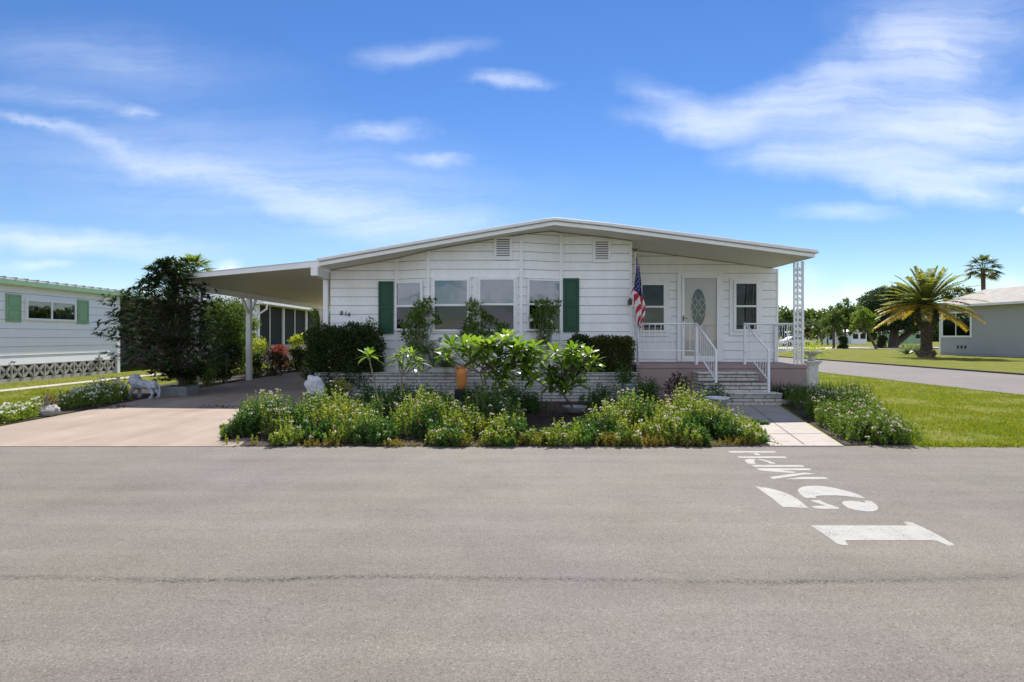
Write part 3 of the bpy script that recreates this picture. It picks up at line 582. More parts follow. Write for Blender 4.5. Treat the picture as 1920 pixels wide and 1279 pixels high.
# left eave beam and downspout
be = MB(); be.box(-4.13, -3.985, YF + .03, YW + 3, 2.62, 2.815); be.build('eave_beam', 'trim', home, bevel=.006)
ds = MB(); ds.box(-4.13, -4.02, YW + .0, YW + .09, .02, 2.618); ds.build('downspout', 'white', home, bevel=.01)

# windows: local frame s along the wall, o outward, z up
def frameT(p0, p1):
    p0 = Vector((*p0, 0)); p1 = Vector((*p1, 0)); d = (p1 - p0).normalized(); n = Vector((d.y, -d.x, 0))
    return (lambda s, o, z: tuple(p0 + d * s + n * o + Vector((0, 0, z))))
def on_line(px, p0, p1):
    u = (px - CX) / F; d = (p1[0] - p0[0], p1[1] - p0[1]); t = (u * p0[1] - p0[0]) / (d[0] - u * d[1])
    return t * math.hypot(*d)
def window(p0, p1, s0, s1, z0, z1, mid, fw=.05, casing=.0, gm=('glass', 'glass2'), inner=None, parent=home, split=None, lower_screen=True, cas_w=.08, muntins=0):
    T = frameT(p0, p1)
    fr = MB(T); fr.box(s0 - fw, s0, .022, .075, z0 - fw, z1 + fw); fr.box(s1, s1 + fw, .022, .075, z0 - fw, z1 + fw)
    fr.box(s0, s1, .022, .075, z1, z1 + fw); fr.box(s0, s1, .022, .08, z0 - fw, z0)
    if mid: fr.box(s0, s1, .035, .068, mid - .022, mid + .022)
    if split: fr.box(split - .03, split + .03, .035, .072, z0, z1)
    w = fr.build('window', 'white', parent, bevel=.004)
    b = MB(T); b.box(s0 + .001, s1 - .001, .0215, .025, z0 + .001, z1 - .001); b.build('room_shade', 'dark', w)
    if inner: inner(T, w, s0, s1, z0, z1, mid)
    if mid:
        g = MB(T); g.box(s0, s1, .050, .054, mid + .022, z1); g.build('pane', gm[0], w)
        g = MB(T); g.box(s0, s1, .058, .062, z0, mid - .022); g.build('pane', gm[1], w)
    elif split:
        g = MB(T); g.box(s0, split - .03, .050, .054, z0, z1); g.build('pane', 'glass', w)
        g = MB(T); g.box(split + .03, s1, .050, .054, z0, z1); g.build('pane', 'glass', w)
    else:
        g = MB(T); g.box(s0, s1, .050, .054, z0, z1); g.build('pane', 'glass', w)
    if casing:
        c = MB(T); q = fw; e = q + casing
        c.box(s0 - e, s0 - q - .002, .015, .046, z0 - e, z1 + e); c.box(s1 + q + .002, s1 + e, .015, .046, z0 - e, z1 + e)
        c.box(s0 - q - .002, s1 + q + .002, .015, .046, z1 + q + .002, z1 + e); c.box(s0 - q - .002, s1 + q + .002, .015, .05, z0 - e, z0 - q - .002)
        c.build('casing', 'trim', w, bevel=.004)
    return w
def pleats(T, w, s0, s1, z0, z1, m, nm='curtain', o=.030, top=None):
    mb = MB(T); n = max(6, int((s1 - s0) / .018)); v = []; 
    for i in range(n + 1):
        s = s0 + (s1 - s0) * i / n; oo = o + .006 * math.sin(i * 1.9); zb = z0 if top is None else z0 + top * (.5 + .5 * math.cos(i / n * 6.28))
        v += [(s, oo, zb), (s, oo, z1)]
    mb.add(v, [(2 * i, 2 * i + 2, 2 * i + 3, 2 * i + 1) for i in range(n)]); mb.build(nm, m, w)
def in_bayL(T, w, s0, s1, z0, z1, mid): pleats(T, w, s0 + .02, s1 - .02, z1 - .28, z1 - .01, 'curtain', top=.1)
def in_blind(T, w, s0, s1, z0, z1, mid): pleats(T, w, s0 + .01, s1 - .01, mid - .25, z1 - .01, 'blind', 'blind')
def in_half(T, w, s0, s1, z0, z1, mid): pleats(T, w, (s0 + s1) / 2, s1 - .02, z0 + .01, z1 - .01, 'curtain')
def in_sliver(T, w, s0, s1, z0, z1, mid): pleats(T, w, s0 + .03, s0 + .20, z0 + .01, mid - .03, 'teal'); pleats(T, w, s1 - .15, s1 - .04, mid + .03, z1 - .01, 'darkcurtain')
sB = F / YB; zt, zb_, mdB = ZA(527, YB), ZA(618, YB), ZA(572.5, YB)
window(bayL1, bayR0, XA(815.7, YB) - bayL1[0], XA(876, YB) - bayL1[0], zb_, zt, mdB, .045, .04)
window(bayL1, bayR0, XA(901, YB) - bayL1[0], XA(963, YB) - bayL1[0], ZA(617, YB), ZA(525.6, YB), ZA(571, YB), .045, .04, inner=in_blind)
window(bayL0, bayL1, on_line(747, bayL0, bayL1), on_line(790.8, bayL0, bayL1), ZA(616, 12.35), ZA(531.5, 12.35), ZA(574, 12.35), .05, .0, inner=in_bayL)
window(bayR0, bayR1, on_line(990.6, bayR0, bayR1), on_line(1046.9, bayR0, bayR1), ZA(617, 12.35), ZA(527.4, 12.35), ZA(571, 12.35), .045, .0, inner=in_half)
P0, P1 = (0, YP), (9, YP)
window(P0, P1, XA(1203, YP), XA(1243, YP), ZA(619, YP), ZA(535, YP), ZA(575.5, YP), .06, .09, inner=None, gm=('glass3', 'glass2'))
window(P0, P1, XA(1378.5, YP), XA(1416, YP), ZA(617.5, YP), ZA(532.5, YP), ZA(574.5, YP), .06, .09, inner=in_sliver, gm=('glass3', 'glass3'))
# front door with storm door
T = frameT(P0, P1); x0, x1, zf, zt = XA(1276.5, YP), XA(1347, YP), .775, ZA(517, YP)
fr = MB(T); e = .10
fr.box(x0 - e, x0, .02, .06, zf - .012, zt + e); fr.box(x1, x1 + e, .02, .06, zf - .012, zt + e); fr.box(x0, x1, .02, .06, zt, zt + e); fr.box(x0, x1, .02, .09, zf - .012, zf + .03)
door = fr.build('door_frame', 'trim', home, bevel=.005); 
dl = MB(T); dl.box(x0 + .004, x1 - .004, .0205, .036, zf + .031, zt - .004)
for (a, b, c, d) in ((x0 + .14, x0 + .38, zf + .16, zf + .60), (x1 - .38, x1 - .14, zf + .16, zf + .60)):     # raised lower panels
    dl.box(a, b, .036, .042, c, d); dl.box(a + .03, b - .03, .042, .046, c + .03, d - .03)
dl.build('door', 'door', door, bevel=.003)
cx, cz = XA(1308.5, YP), ZA(577, YP); rx, rz = 13.5 * YP / F, 35 * YP / F
ov = MB(T); n = 40; ov.add([(cx + rx * math.cos(2 * math.pi * i / n), .0375, cz + rz * math.sin(2 * math.pi * i / n)) for i in range(n)], [tuple(range(n))]); ov.build('oval_glass', 'leadglass', door)
ov = MB(T); k = 1.13
v = []
for i in range(n):
    c_, s_ = math.cos(2 * math.pi * i / n), math.sin(2 * math.pi * i / n)
    v += [(cx + rx * c_, .046, cz + rz * s_), (cx + (rx + .028) * c_, .046, cz + (rz + .028) * s_), (cx + (rx + .028) * c_, .036, cz + (rz + .028) * s_)]
ov.add(v, [(3 * i, 3 * i + 1, 3 * ((i + 1) % n) + 1, 3 * ((i + 1) % n)) for i in range(n)] + [(3 * i + 1, 3 * i + 2, 3 * ((i + 1) % n) + 2, 3 * ((i + 1) % n) + 1) for i in range(n)]); ov.build('oval_frame', 'door', door)
ld = MB(T)
for zz, am in ((.18, .05), (.07, -.06), (-.05, .05), (-.17, -.05)):
    w_ = rx * math.sqrt(max(0, 1 - (zz / rz) ** 2)) * .98; pts = [(cx - w_ + 2 * w_ * i / 8, .041, cz + zz + am * (1 if i % 4 == 2 else (-1 if i % 4 == 0 else 0))) for i in range(9)]; ld.tube(pts, .009, 5)
ld.tube([(cx - .07, .041, cz + .3), (cx - .02, .041, cz + .02), (cx - .07, .041, cz - .3)], .004, 4); ld.tube([(cx + .07, .041, cz + .3), (cx + .02, .041, cz), (cx + .07, .041, cz - .3)], .004, 4)
ld.build('lead_strips', 'lead', door)
st = MB(T); q = .065
st.box(x0 + .003, x0 + q, .06, .088, zf + .033, zt - .003); st.box(x1 - q, x1 - .003, .06, .088, zf + .033, zt - .003); st.box(x0 + q, x1 - q, .06, .088, zt - q, zt - .003); st.box(x0 + q, x1 - q, .06, .088, zf + .033, zf + .033 + .09)
st.build('storm_door', 'white', door, bevel=.003)
g = MB(T); g.box(x0 + q, x1 - q, .072, .076, zf + .123, zt - q); g.build('storm_glass', 'clearglass', door)
hd = MB(T); hd.box(x0 + .02, x0 + .045, .088, .11, 1.72, 1.86); hd.tube([(x0 + .033, .105, 1.8), (x0 + .13, .11, 1.8)], .009, 6); hd.build('handle', 'brass', door, bevel=.003)
# shutters
def shutter(px0, px1, py0, py1, Y, m, parent, T=None, s=None):
    if T is None: T = frameT((0, Y), (9, Y)); s0, s1, z0, z1 = XA(px0, Y), XA(px1, Y), ZA(py1, Y), ZA(py0, Y)
    else: s0, s1, z0, z1 = s
    mb = MB(T); f = .045; zm = z0 + (z1 - z0) * .5
    mb.box(s0, s0 + f, .018, .05, z0, z1); mb.box(s1 - f, s1, .018, .05, z0, z1)
    for a, b in ((z0, z0 + .07), (zm - .035, zm + .035), (z1 - .06, z1)): mb.box(s0 + f, s1 - f, .018, .05, a, b)
    for a, b in ((z0 + .07, zm - .035), (zm + .035, z1 - .06)): mb.box(s0 + f, s1 - f, .017, .034, a, b); mb.box(s0 + f + .035, s1 - f - .035, .034, .042, a + .035, b - .035)
    return mb.build('shutter', m, parent, bevel=.004)
shutter(710.2, 738.3, 527.8, 625.7, YW, 'shutter', home); shutter(1055.8, 1085.6, 522, 622.7, YW, 'shutter', home)
# gable vents
def vent(px0, px1, py0, py1, Y):
    T = frameT((0, Y), (9, Y)); s0, s1, z0, z1 = XA(px0, Y), XA(px1, Y), ZA(py1, Y), ZA(py0, Y)
    mb = MB(T); f = .055; mb.box(s0 - f, s0, .015, .045, z0 - f, z1 + f); mb.box(s1, s1 + f, .015, .045, z0 - f, z1 + f); mb.box(s0, s1, .015, .045, z1, z1 + f); mb.box(s0, s1, .015, .045, z0 - f, z0)
    o = mb.build('vent', 'trim', home, bevel=.003)
    b = MB(T); b.box(s0, s1, .0155, .019, z0, z1); b.build('vent_backing', 'black', o)
    l = MB(T); k = 8; h = (z1 - z0) / k
    for i in range(k):
        z = z0 + i * h; l.add([(s0, .044, z + .002), (s1, .044, z + .002), (s1, .024, z + h * .66), (s0, .024, z + h * .66), (s0, .041, z - .002), (s1, .041, z - .002), (s1, .021, z + h * .64), (s0, .021, z + h * .64)], [(0, 1, 2, 3), (7, 6, 5, 4), (0, 4, 5, 1), (2, 6, 7, 3)])
    l.build('louvres', 'white', o)
vent(931, 955.7, 448.8, 483, YB); vent(1116, 1140, 453.5, 488, YW)
# house number
def text_mesh(s, size, ext, name, m, parent, loc, rz=0, font_shear=0):
    cu = bpy.data.curves.new(name, 'FONT'); cu.body = s; cu.size = size; cu.extrude = ext; cu.shear = font_shear
    tmp = bpy.data.objects.new(name + '_tmp', cu); COL.objects.link(tmp); bpy.context.view_layer.update()
    me = bpy.data.meshes.new_from_object(tmp.evaluated_get(bpy.context.evaluated_depsgraph_get())); bpy.data.objects.remove(tmp)
    me.materials.clear(); me.materials.append(M[m]); ob = bpy.data.objects.new(name, me); COL.objects.link(ob); ob.parent = parent
    ob.location = Vector(loc) - WL[parent]; ob.rotation_euler = (R(90), 0, rz); WL[ob] = Vector(loc); return ob
for i, (ch, px, py) in enumerate((('8', 637.5, 591), ('1', 645.5, 592), ('4', 651, 594))):
    p = W(px, py, YW); text_mesh(ch, .135, .006, 'house_number', 'black', home, (p[0], YW - .028, p[2]), font_shear=.15)
# small wall lantern, doorbell, soffit bits
lp = W(1180, 566, YW); ln = MB(); ln.box(lp[0] - .035, lp[0] + .035, YW - .035, YW - .014, lp[2] - .07, lp[2] + .03); ln.lathe([(.02, -.07), (.045, -.06), (.05, .02), (.03, .06), (.008, .08)], (lp[0], YW - .07, lp[2]), 8); ln.build('wall_lantern', 'brass', home, bevel=.003)
bl = W(1256.5, 595, YP); db = MB(); db.box(bl[0] - .02, bl[0] + .02, YP - .04, YP - .015, bl[2] - .06, bl[2] + .06); db.build('doorbell', 'trim', home, bevel=.004)

# ================================================================== PORCH
SLX0, SLX1, SLY, SLZ = 2.71, 6.375, 12.2, .757
porch = thing('porch', (4.5, 12.9, 0), 'mauve painted concrete porch slab in front of the entrance door', 'porch')
pm = MB(); pm.box(SLX0, SLX1, SLY, YP + .1, 0, SLZ - .09); pm.build('porch_base', 'mauve', porch, bevel=.01)
pm = MB(); pm.box(SLX0 - .012, SLX1 + .012, SLY - .012, YP - .02, SLZ - .088, SLZ); pm.build('porch_floor', 'mauve', porch, bevel=.012)
# brick steps: 3 treads
steps = thing('brick_steps', (4.55, 11.8, 0), 'whitewashed long brick steps with dark joints leading up to the porch', 'steps')
SX0, SX1 = 3.93, 5.17
levels = [(11.85, .615, SX0, SX1), (11.5, .43, SX0, SX1 + .03), (11.15, .245, SX0 - .05, SX1 + .16)]   # front Y, top z
yb = SLY - .014
for i, (yf, zt, xa, xb) in enumerate(levels):
    nx = levels[i + 1] if i + 1 < len(levels) else None
    mb = MB(); mb.box(xa, xb, yf, yb if i == 0 else levels[i - 1][0] - .003, .0, zt - .055); mb.build('riser', 'brick', steps)
    tr = MB(); x = xa - .015; k = 0
    while x < xb:                                 # tread capping bricks
        w_ = min([.40, .36, .43][k % 3], xb + .015 - x); tr.box(x, x + w_ - .006, yf - .02, (yb if i == 0 else levels[i - 1][0] + .0) - .004, zt - .054, zt); x += w_; k += 1
        if xb + .015 - x < .05: break
    tr.build('tread', 'stone' if False else 'brick', steps, bevel=.006)
lb = MB(); lb.box(SX1 + .0, SX1 + .55, 11.2, 11.55, .019, .085); tag(lb.build('paving_block', 'concgrey', origin=(SX1 + .3, 11.4, 0), bevel=.01), 'low grey paving block on the mulch beside the bottom brick step', 'paving block')

def rail(name, a, b, ztop, zbot, zfloor, label, group, posts=(True, True), n=None, twist=True, slant=0, slantb=None):
    """wrought iron panel from a to b (XY); slant = drop of rails from a to b"""
    a = Vector((*a, 0)); b = Vector((*b, 0)); L = (b - a).length; o = thing(name, (a.x, a.y, zfloor), label, 'railing', group)
    r = MB(); 
    r.tube([a + Vector((0, 0, ztop)), b + Vector((0, 0, ztop - slant))], .019, 8); o1 = r.build('top_rail', 'iron', o, smooth=True)
    r = MB(); r.tube([a + Vector((0, 0, zbot)), b + Vector((0, 0, zbot - slant))], .012, 6); r.build('bottom_rail', 'iron', o)
    for pp, on, dz, zz in ((a, posts[0], 0, zfloor), (b, posts[1], slant, slantb if slantb is not None else zfloor)):
        if on: r = MB(); r.box(pp.x - .021, pp.x + .021, pp.y - .021, pp.y + .021, zz, ztop - dz + .012); r.build('post', 'iron', o, bevel=.004)
    n = n or max(2, int(L / .115)); bl = MB()
    for i in range(1, n):
        t = i / n; p = a.lerp(b, t); z0, z1 = zbot - slant * t, ztop - slant * t
        if twist:
            pts = [p + Vector((.004 * math.cos(k * 1.6), .004 * math.sin(k * 1.6), z0 + (z1 - z0) * k / 12)) for k in range(13)]; bl.tube(pts, [.0055 + .0028 * (k % 2) for k in range(13)], 5)
        else: bl.box(p.x - .006, p.x + .006, p.y - .006, p.y + .006, z0, z1)
    if n > 2: bl.build('balusters', 'iron', o)
    return o
RT, RBt = 1.635, 1.05
YR = 12.3
rail('porch_railing', (2.76, YR), (4.02, YR), RT, RBt, SLZ, 'white iron railing between the flag pole and the left stair railing', 'white iron railings')
rail('porch_railing', (5.06, YR), (6.13, YR), RT, RBt, SLZ, 'white iron railing between the steps and the corner column', 'white iron railings', posts=(False, False))
rail('porch_railing', (6.325, 12.52), (6.325, YP - .05), RT, RBt, SLZ, 'white iron side railing running from the corner column back to the wall', 'white iron railings', posts=(False, True), n=9)
sr1 = rail('stair_railing', (4.02, YR - .05), (4.10, 11.32), RT + .01, RBt + .0, SLZ, 'slanting white stair railing on the left of the brick steps', 'white stair railings', slant=.56, slantb=.43, n=9, posts=(True, True))
sr2 = rail('stair_railing', (5.06, YR - .05), (5.12, 11.25), RT + .01, RBt + .0, SLZ, 'slanting white stair railing on the right of the brick steps', 'white stair railings', slant=.56, slantb=.245, n=9, posts=(True, True))
# small lattice panel left of the flag post
lt = thing('lattice_panel', (2.70, YR, SLZ), 'narrow white iron lattice panel between the clipped hedge and the flag pole', 'railing')
mb = MB(); xa, xb = 2.655, 2.735; mb.box(xa - .008, xa + .008, YR - .008, YR + .008, SLZ, RT); mb.box(xa, xb, YR - .01, YR + .01, RT - .012, RT + .012); mb.box(xa, xb, YR - .01, YR + .01, RBt - .02, RBt); mb.build('frame', 'iron', lt)
mb = MB(); z = RBt
while z < RT - .06: mb.tube([(xa, YR, z), (xb, YR, z + .07)], .005, 4); mb.tube([(xb, YR + .004, z), (xa, YR + .004, z + .07)], .005, 4); z += .07
mb.build('lattice', 'iron', lt)
# ornamental corner column
colm = thing('iron_column', (6.14, 12.27, SLZ), 'tall white scrolled iron corner column holding up the porch roof', 'column')
CT = profz(6.1) - .0
pts3 = [(6.14, 12.28, .015), (6.325, 12.28, .022), (6.325, 12.50, .015)]
for x, y, w_ in pts3: mb = MB(); mb.box(x - w_, x + w_, y - w_, y + w_, SLZ, profz(min(x, 6.28)) - .005); mb.build('post', 'iron', colm, bevel=.004)
sc_ = MB()
for (A1, B1) in ((pts3[0], pts3[1]), (pts3[0], pts3[2]), (pts3[1], pts3[2])):
    a = Vector((A1[0], A1[1], 0)); b = Vector((B1[0], B1[1], 0)); z = SLZ + .05; k = 0
    while z < CT - .28:
        for sg in (1, -1):
            pts = []
            for i in range(15):
                t = i / 14; ph = t * 2 * math.pi * 1.25; rr = .048 * (1 - .75 * t)
                pts.append(a.lerp(b, .5) + (b - a).normalized() * (math.cos(ph) * rr * sg) + Vector((0, 0, z + .13 + sg * (.055 + math.sin(ph) * rr))))
            sc_.tube(pts, .0065, 5)
        z += .26; k += 1
    sc_.tube([a.lerp(b, .5) + Vector((0, 0, SLZ)), a.lerp(b, .5) + Vector((0, 0, CT - .02))], .005, 4)
sc_.build('scrollwork', 'iron', colm)

# flag on a pole fixed to the railing post
fx, fy = 2.76, YR - .04
flag = thing('flag', (fx, fy, SLZ), 'furled american flag hanging from a thin pole at the left end of the porch', 'flag')
mb = MB(); tip = (fx - .07, fy - .02, ZA(473, YR)); mb.tube([(fx, fy, SLZ + .02), (fx - .03, fy, 2.2), tip], .012, 8); mb.build('pole', 'iron', flag, smooth=True)
mb = MB(); mb.ball((tip[0], tip[1], tip[2] + .02), .022, 8); mb.tube([(tip[0] - .075, tip[1], tip[2] + .075), (tip[0] - .03, tip[1], tip[2] + .06), (tip[0], tip[1], tip[2] + .035), (tip[0] + .03, tip[1], tip[2] + .06), (tip[0] + .075, tip[1], tip[2] + .075)], [.004, .014, .02, .014, .004], 6); mb.build('eagle_finial', 'brass', flag)
# furled cloth: s across (0..1), t down (0..1); hangs in folds
z_top, z_bot = ZA(483, YR), ZA(616, YR); NS, NT = 36, 60
def cloth(s, t):
    L_, R_ = np.interp(t, [0, .12, .36, .52, .62, .8, .94, 1], [-.055, -.065, -.09, -.17, -.12, -.07, -.01, .03]), np.interp(t, [0, .12, .36, .52, .68, .8, .9, 1], [-.04, .0, .075, .09, .135, .12, .08, .06])
    x = L_ + (R_ - L_) * (s + .06 * math.sin(s * 9 + t * 5)) + .012 * math.sin(t * 11)
    y = -.05 - .035 * math.sin(s * 13 + t * 2) * min(1, t * 3) - .02 * math.sin(s * 5)
    z = z_top + (z_bot - z_top) * t + .10 * t * (1 - t) * math.sin(s * 6.28 + .4) - .10 * s * t * (1 - t)
    return (fx + x, fy + y, z)
mb = MB(); V = [cloth(i / NS, j / NT) for j in range(NT + 1) for i in range(NS + 1)]
q = [[], []]; fs = {0: [], 1: [], 2: []}
for j in range(NT):
    for i in range(NS):
        s_, t_ = (i + .5) / NS, (j + .5) / NT
        f = (j * (NS + 1) + i, j * (NS + 1) + i + 1, (j + 1) * (NS + 1) + i + 1, (j + 1) * (NS + 1) + i)
        if t_ < .44 + .10 * s_ and not (s_ < .28 and t_ > .40): k = 2
        else: k = int((s_ * 3.4 + t_ * 13)) % 2
        fs[k].append(f)
mb.add(V, np.array(fs[0]), 0); base = 0
mb.f = []
for k in (0, 1, 2): mb.f.append((np.array(fs[k]), k))
cl = mb.build('flag_cloth', ['flagred', 'flagwhite', 'flagblue'], flag, smooth=True); so = cl.modifiers.new('thick', 'SOLIDIFY'); so.thickness = .003
stars = MB()
for j in range(11):
    for i in range(4):
        s_, t_ = .18 + .22 * i + (.1 if j % 2 else 0), .08 + .036 * j
        if s_ > .95 or (t_ > .38 and s_ < .3): continue
        p = Vector(cloth(s_, t_)) + Vector((0, -.006, 0)); r_ = .014
        v = [(p.x + (r_ if k % 2 == 0 else r_ * .42) * math.sin(k * math.pi / 5), p.y - .003, p.z + (r_ if k % 2 == 0 else r_ * .42) * math.cos(k * math.pi / 5)) for k in range(10)]
        stars.add(v, [tuple(range(10))])
stars.build('stars', 'flagwhite', cl)

# ================================================================== CARPORT
cp = thing('carport', (-6.2, 19, 0), 'white carport roof on white posts over the driveway', 'carport')
CY0, CY1 = 13.2, 25.5; zL, zR = 2.665, 3.05; xL, xR = -8.15, -3.92
mb = MB(); mb.prism([(xL + .02, zL + .01), (xR, zR + .01), (xR, zR + .11), (xL + .02, zL + .08)], CY0 + .03, CY1); cr_ = mb.build('roof', 'carport_ceiling', cp)
mb = MB(); mb.prism([(xL - .0, zL - .01), (xR, zR - .015), (xR, zR + .13), (xL - .0, zL + .09)], CY0, CY0 + .028); mb.build('fascia', 'trim', cr_)
mb = MB(); mb.prism([(xL - .0, zL - .01), (xL + .018, zL - .01), (xL + .018, zL + .09), (xL, zL + .09)], CY0 + .03, CY1); mb.build('fascia', 'trim', cr_)
mb = MB(); mb.prism([(xL - .02, zL + .092), (xR, zR + .132), (xR, zR + .137), (xL - .02, zL + .097)], CY0 - .02, CY1 + .02); mb.build('roof_sheet', 'roofmetal', cr_)
BZ0, BZ1 = 2.53, 2.715
mb = MB(); mb.box(-8.10, -8.02, 14.2, CY1 - .2, BZ0, BZ1); mb.build('beam', 'white', cp, bevel=.005)
for py in (14.5, 17.5, 24.3):
    mb = MB(); mb.box(-8.13, -7.99, py - .07, py + .07, .016, BZ0 - .002); po = mb.build('post', 'white', cp, bevel=.006)
    for sg in (-1, 1):
        b = MB(); y1, z1 = py + sg * .07, BZ0 - .48; y2, z2 = py + sg * .50, BZ0 - .004; w_ = .045
        b.add([(x, y, z) for x in (-8.095, -8.025) for (y, z) in ((y1, z1), (y1, z1 + .10), (y2 - sg * .10 + .0, z2), (y2, z2))], [(0, 1, 2, 3), (7, 6, 5, 4), (0, 4, 5, 1), (1, 5, 6, 2), (2, 6, 7, 3), (3, 7, 4, 0)]); b.build('brace', 'white', po)

# ================================================================== BRICK PLANTER
pl = thing('brick_planter', (-.7, 11.95, 0), 'long low whitewashed brick planter along the front of the white home', 'planter')
PZ = .61
mb = MB(); mb.box(-4.05, 2.62, 11.80, 11.98, 0, PZ - .055); mb.box(-4.05, -3.87, 11.985, 12.46, 0, PZ - .055); mb.build('brick_wall', 'planter', pl)
mb = MB(); x = -4.07
while x < 2.63: w_ = min(.405, 2.635 - x); mb.box(x, x + w_ - .007, 11.78, 12.0, PZ - .053, PZ); x += .405
mb.build('coping', 'planter', pl, bevel=.006)
mb = MB(); mb.box(-3.865, 2.62, 11.985, 12.47, .3, PZ - .07); mb.build('soil', 'mulch', pl)

# ================================================================== PLANTS
def heightfield(x, y): return 1
def stems_plant(mb, P, hts, nleaf, ll, lw, mi=0, flowers=None, lean=.25, fl_mi=1, fr=.3, fl_r=.012, whorl=3, fn=7):
    n = len(P); D = unit(np.c_[RN.normal(0, lean, (n, 2)), np.ones(n)])
    T = np.linspace(.18, 1, nleaf)
    for k, t in enumerate(T):
        B_ = P + D * (hts * t)[:, None]
        for w_ in range(whorl):
            an = RN.uniform(0, 6.28, n) ; d = unit(np.c_[np.cos(an), np.sin(an), RN.uniform(.1, 1.1, n) + (t > .9) * .8])
            keep = RN.random(n) < .92
            leaves(mb, B_[keep], d[keep], jit(ll * (1.15 - .45 * t), n, .3)[keep], jit(lw * (1.15 - .4 * t), n, .3)[keep], .18, mi)
    if flowers:
        sel = RN.random(n) < fr; Q = (P + D * hts[:, None])[sel]; m = len(Q)
        for i in range(fn):
            dd = rdir(m); dd[:, 2] = abs(dd[:, 2]) * .6 + .1; leaves(mb, Q + unit(dd) * fl_r * .9, unit(dd), fl_r * 1.3, fl_r * 1.4, .1, fl_mi)
    return D
def stemlines(mb, P, D, hts, mi):
    n = len(P); S = unit(np.cross(D, rdir(n))) * .003; a = P; b = P + D * hts[:, None]
    v = np.stack([a - S, a + S, b + S * .5, b - S * .5], 1).reshape(-1, 3); i = np.arange(n)[:, None] * 4
    mb.add(v, i + np.array([0, 1, 2, 3]), mi)

# --- main bed ground cover: density and height follow the photo's clumps (photo pixel of clump, height, radius, stems)
def patch(px, py, n, rad, h, ry=None):
    X, Y = G(px, py); a = RN.normal(0, 1, (n, 2)) * np.array([rad * .5, (ry or rad) * .5]); p = np.array([X, Y]) + a
    d = np.clip(1.12 - .3 * (a[:, 0] / rad) ** 2 * 4 * .3 - .2 * (a[:, 1] / (ry or rad)) ** 2, .4, 1.2)
    return np.c_[p, np.zeros(n)], h * d * RN.uniform(.7, 1.12, n)
def bed_filter(P, h, poly):
    k = inside(poly, P[:, :2]); return P[k], h[k]
bigpoly = [(-3.55, 6.98), (3.35, 6.98), (4.15, 10.9), (4.0, 11.7), (-3.75, 11.7), (-3.9, 10.5)]
from mathutils import noise as mnoise
tops = np.array([[415, 822], [430, 800], [470, 748], [520, 728], [560, 722], [600, 735], [640, 740], [690, 734], [740, 737], [800, 731], [860, 738], [900, 733], [950, 738], [970, 748], [985, 795], [1030, 800], [1075, 792], [1100, 762], [1140, 746], [1180, 738], [1230, 732], [1290, 737], [1330, 750], [1370, 778], [1400, 790], [1425, 805], [1440, 825]])
n = 7400; y_ = 6.93 + 1.85 * RN.random(n) ** .9; px_ = RN.uniform(415, 1440, n); p = np.c_[(px_ - CX) * y_ / F, y_]
top_ = np.interp(px_, tops[:, 0], tops[:, 1]) + RN.normal(0, 5, n)
hb = H - (top_ - HY) * y_ / F
front = np.interp(y_, [6.9, 7.0, 7.25, 7.7, 8.3], [.10, .17, .30, .48, .75])
h = np.clip(np.minimum(hb, front), .07, .66) * RN.uniform(.72, 1.06, n)
cl_n = np.array([mnoise.noise(Vector((a * 2.1, b * 2.1, 3.3))) + .5 * mnoise.noise(Vector((a * 5.5, b * 5.5, 1.3))) for a, b in p])
keep = (cl_n > -.16) & ((y_ > 7.04) | (cl_n > .12)) & ((hb > .1) | (RN.random(n) < .3)) & ~((abs(px_ - 1030) < 45) & (y_ > 7.35))
h = h * np.clip(.88 + cl_n * .75, .6, 1.2)
keep &= (cl_n > -.05) | (RN.random(n) < .6)
P = np.c_[p, np.zeros(n)][keep]; h = h[keep] * .96; pxk = px_[keep]
sp_n = np.array([mnoise.noise(Vector((a * 1.6 + 9, b * 2.0, 7.3))) + .35 * mnoise.noise(Vector((a * 6, b * 6, 2.3))) for a, b in P[:, :2]])
kinds = np.where(sp_n > .17, 1, np.where(sp_n < -.24, 2, 0))
bed = MB()
for kd, (mi, nl, ll, lw, fmi, fr_) in enumerate([(0, 11, .040, .021, 1, .20), (4, 8, .062, .030, 5, .10), (6, 12, .030, .020, 5, .06)]):
    q = kinds == kd; Pq, hq = P[q], h[q] * (1, .86, .8)[kd]
    D = stems_plant(bed, Pq, hq, nl, ll, lw, mi, True, .15, fmi, fr_, .015); stemlines(bed, Pq, D, hq, 3)
k = RN.random(len(P)) < .25; stems_plant(bed, P[k], h[k] * .6, 4, .05, .02, 2, None, .6)
k = RN.random(len(P)) < .05; Pd = P[k]; nd = len(Pd); Dd = unit(np.c_[RN.normal(0, .5, (nd, 2)), np.ones(nd)]); stemlines(bed, Pd, Dd, h[k] * 1.1, 7)
tag(bed.build('flowering_ground_cover', ['leafbed', 'flowerp', 'dry', 'greenstem', 'leafdeep', 'flowerw', 'leafyel', 'stem']), 'dense light green bedding plants with tiny white and pink flowers filling the front bed', 'ground cover', None, 'stuff')
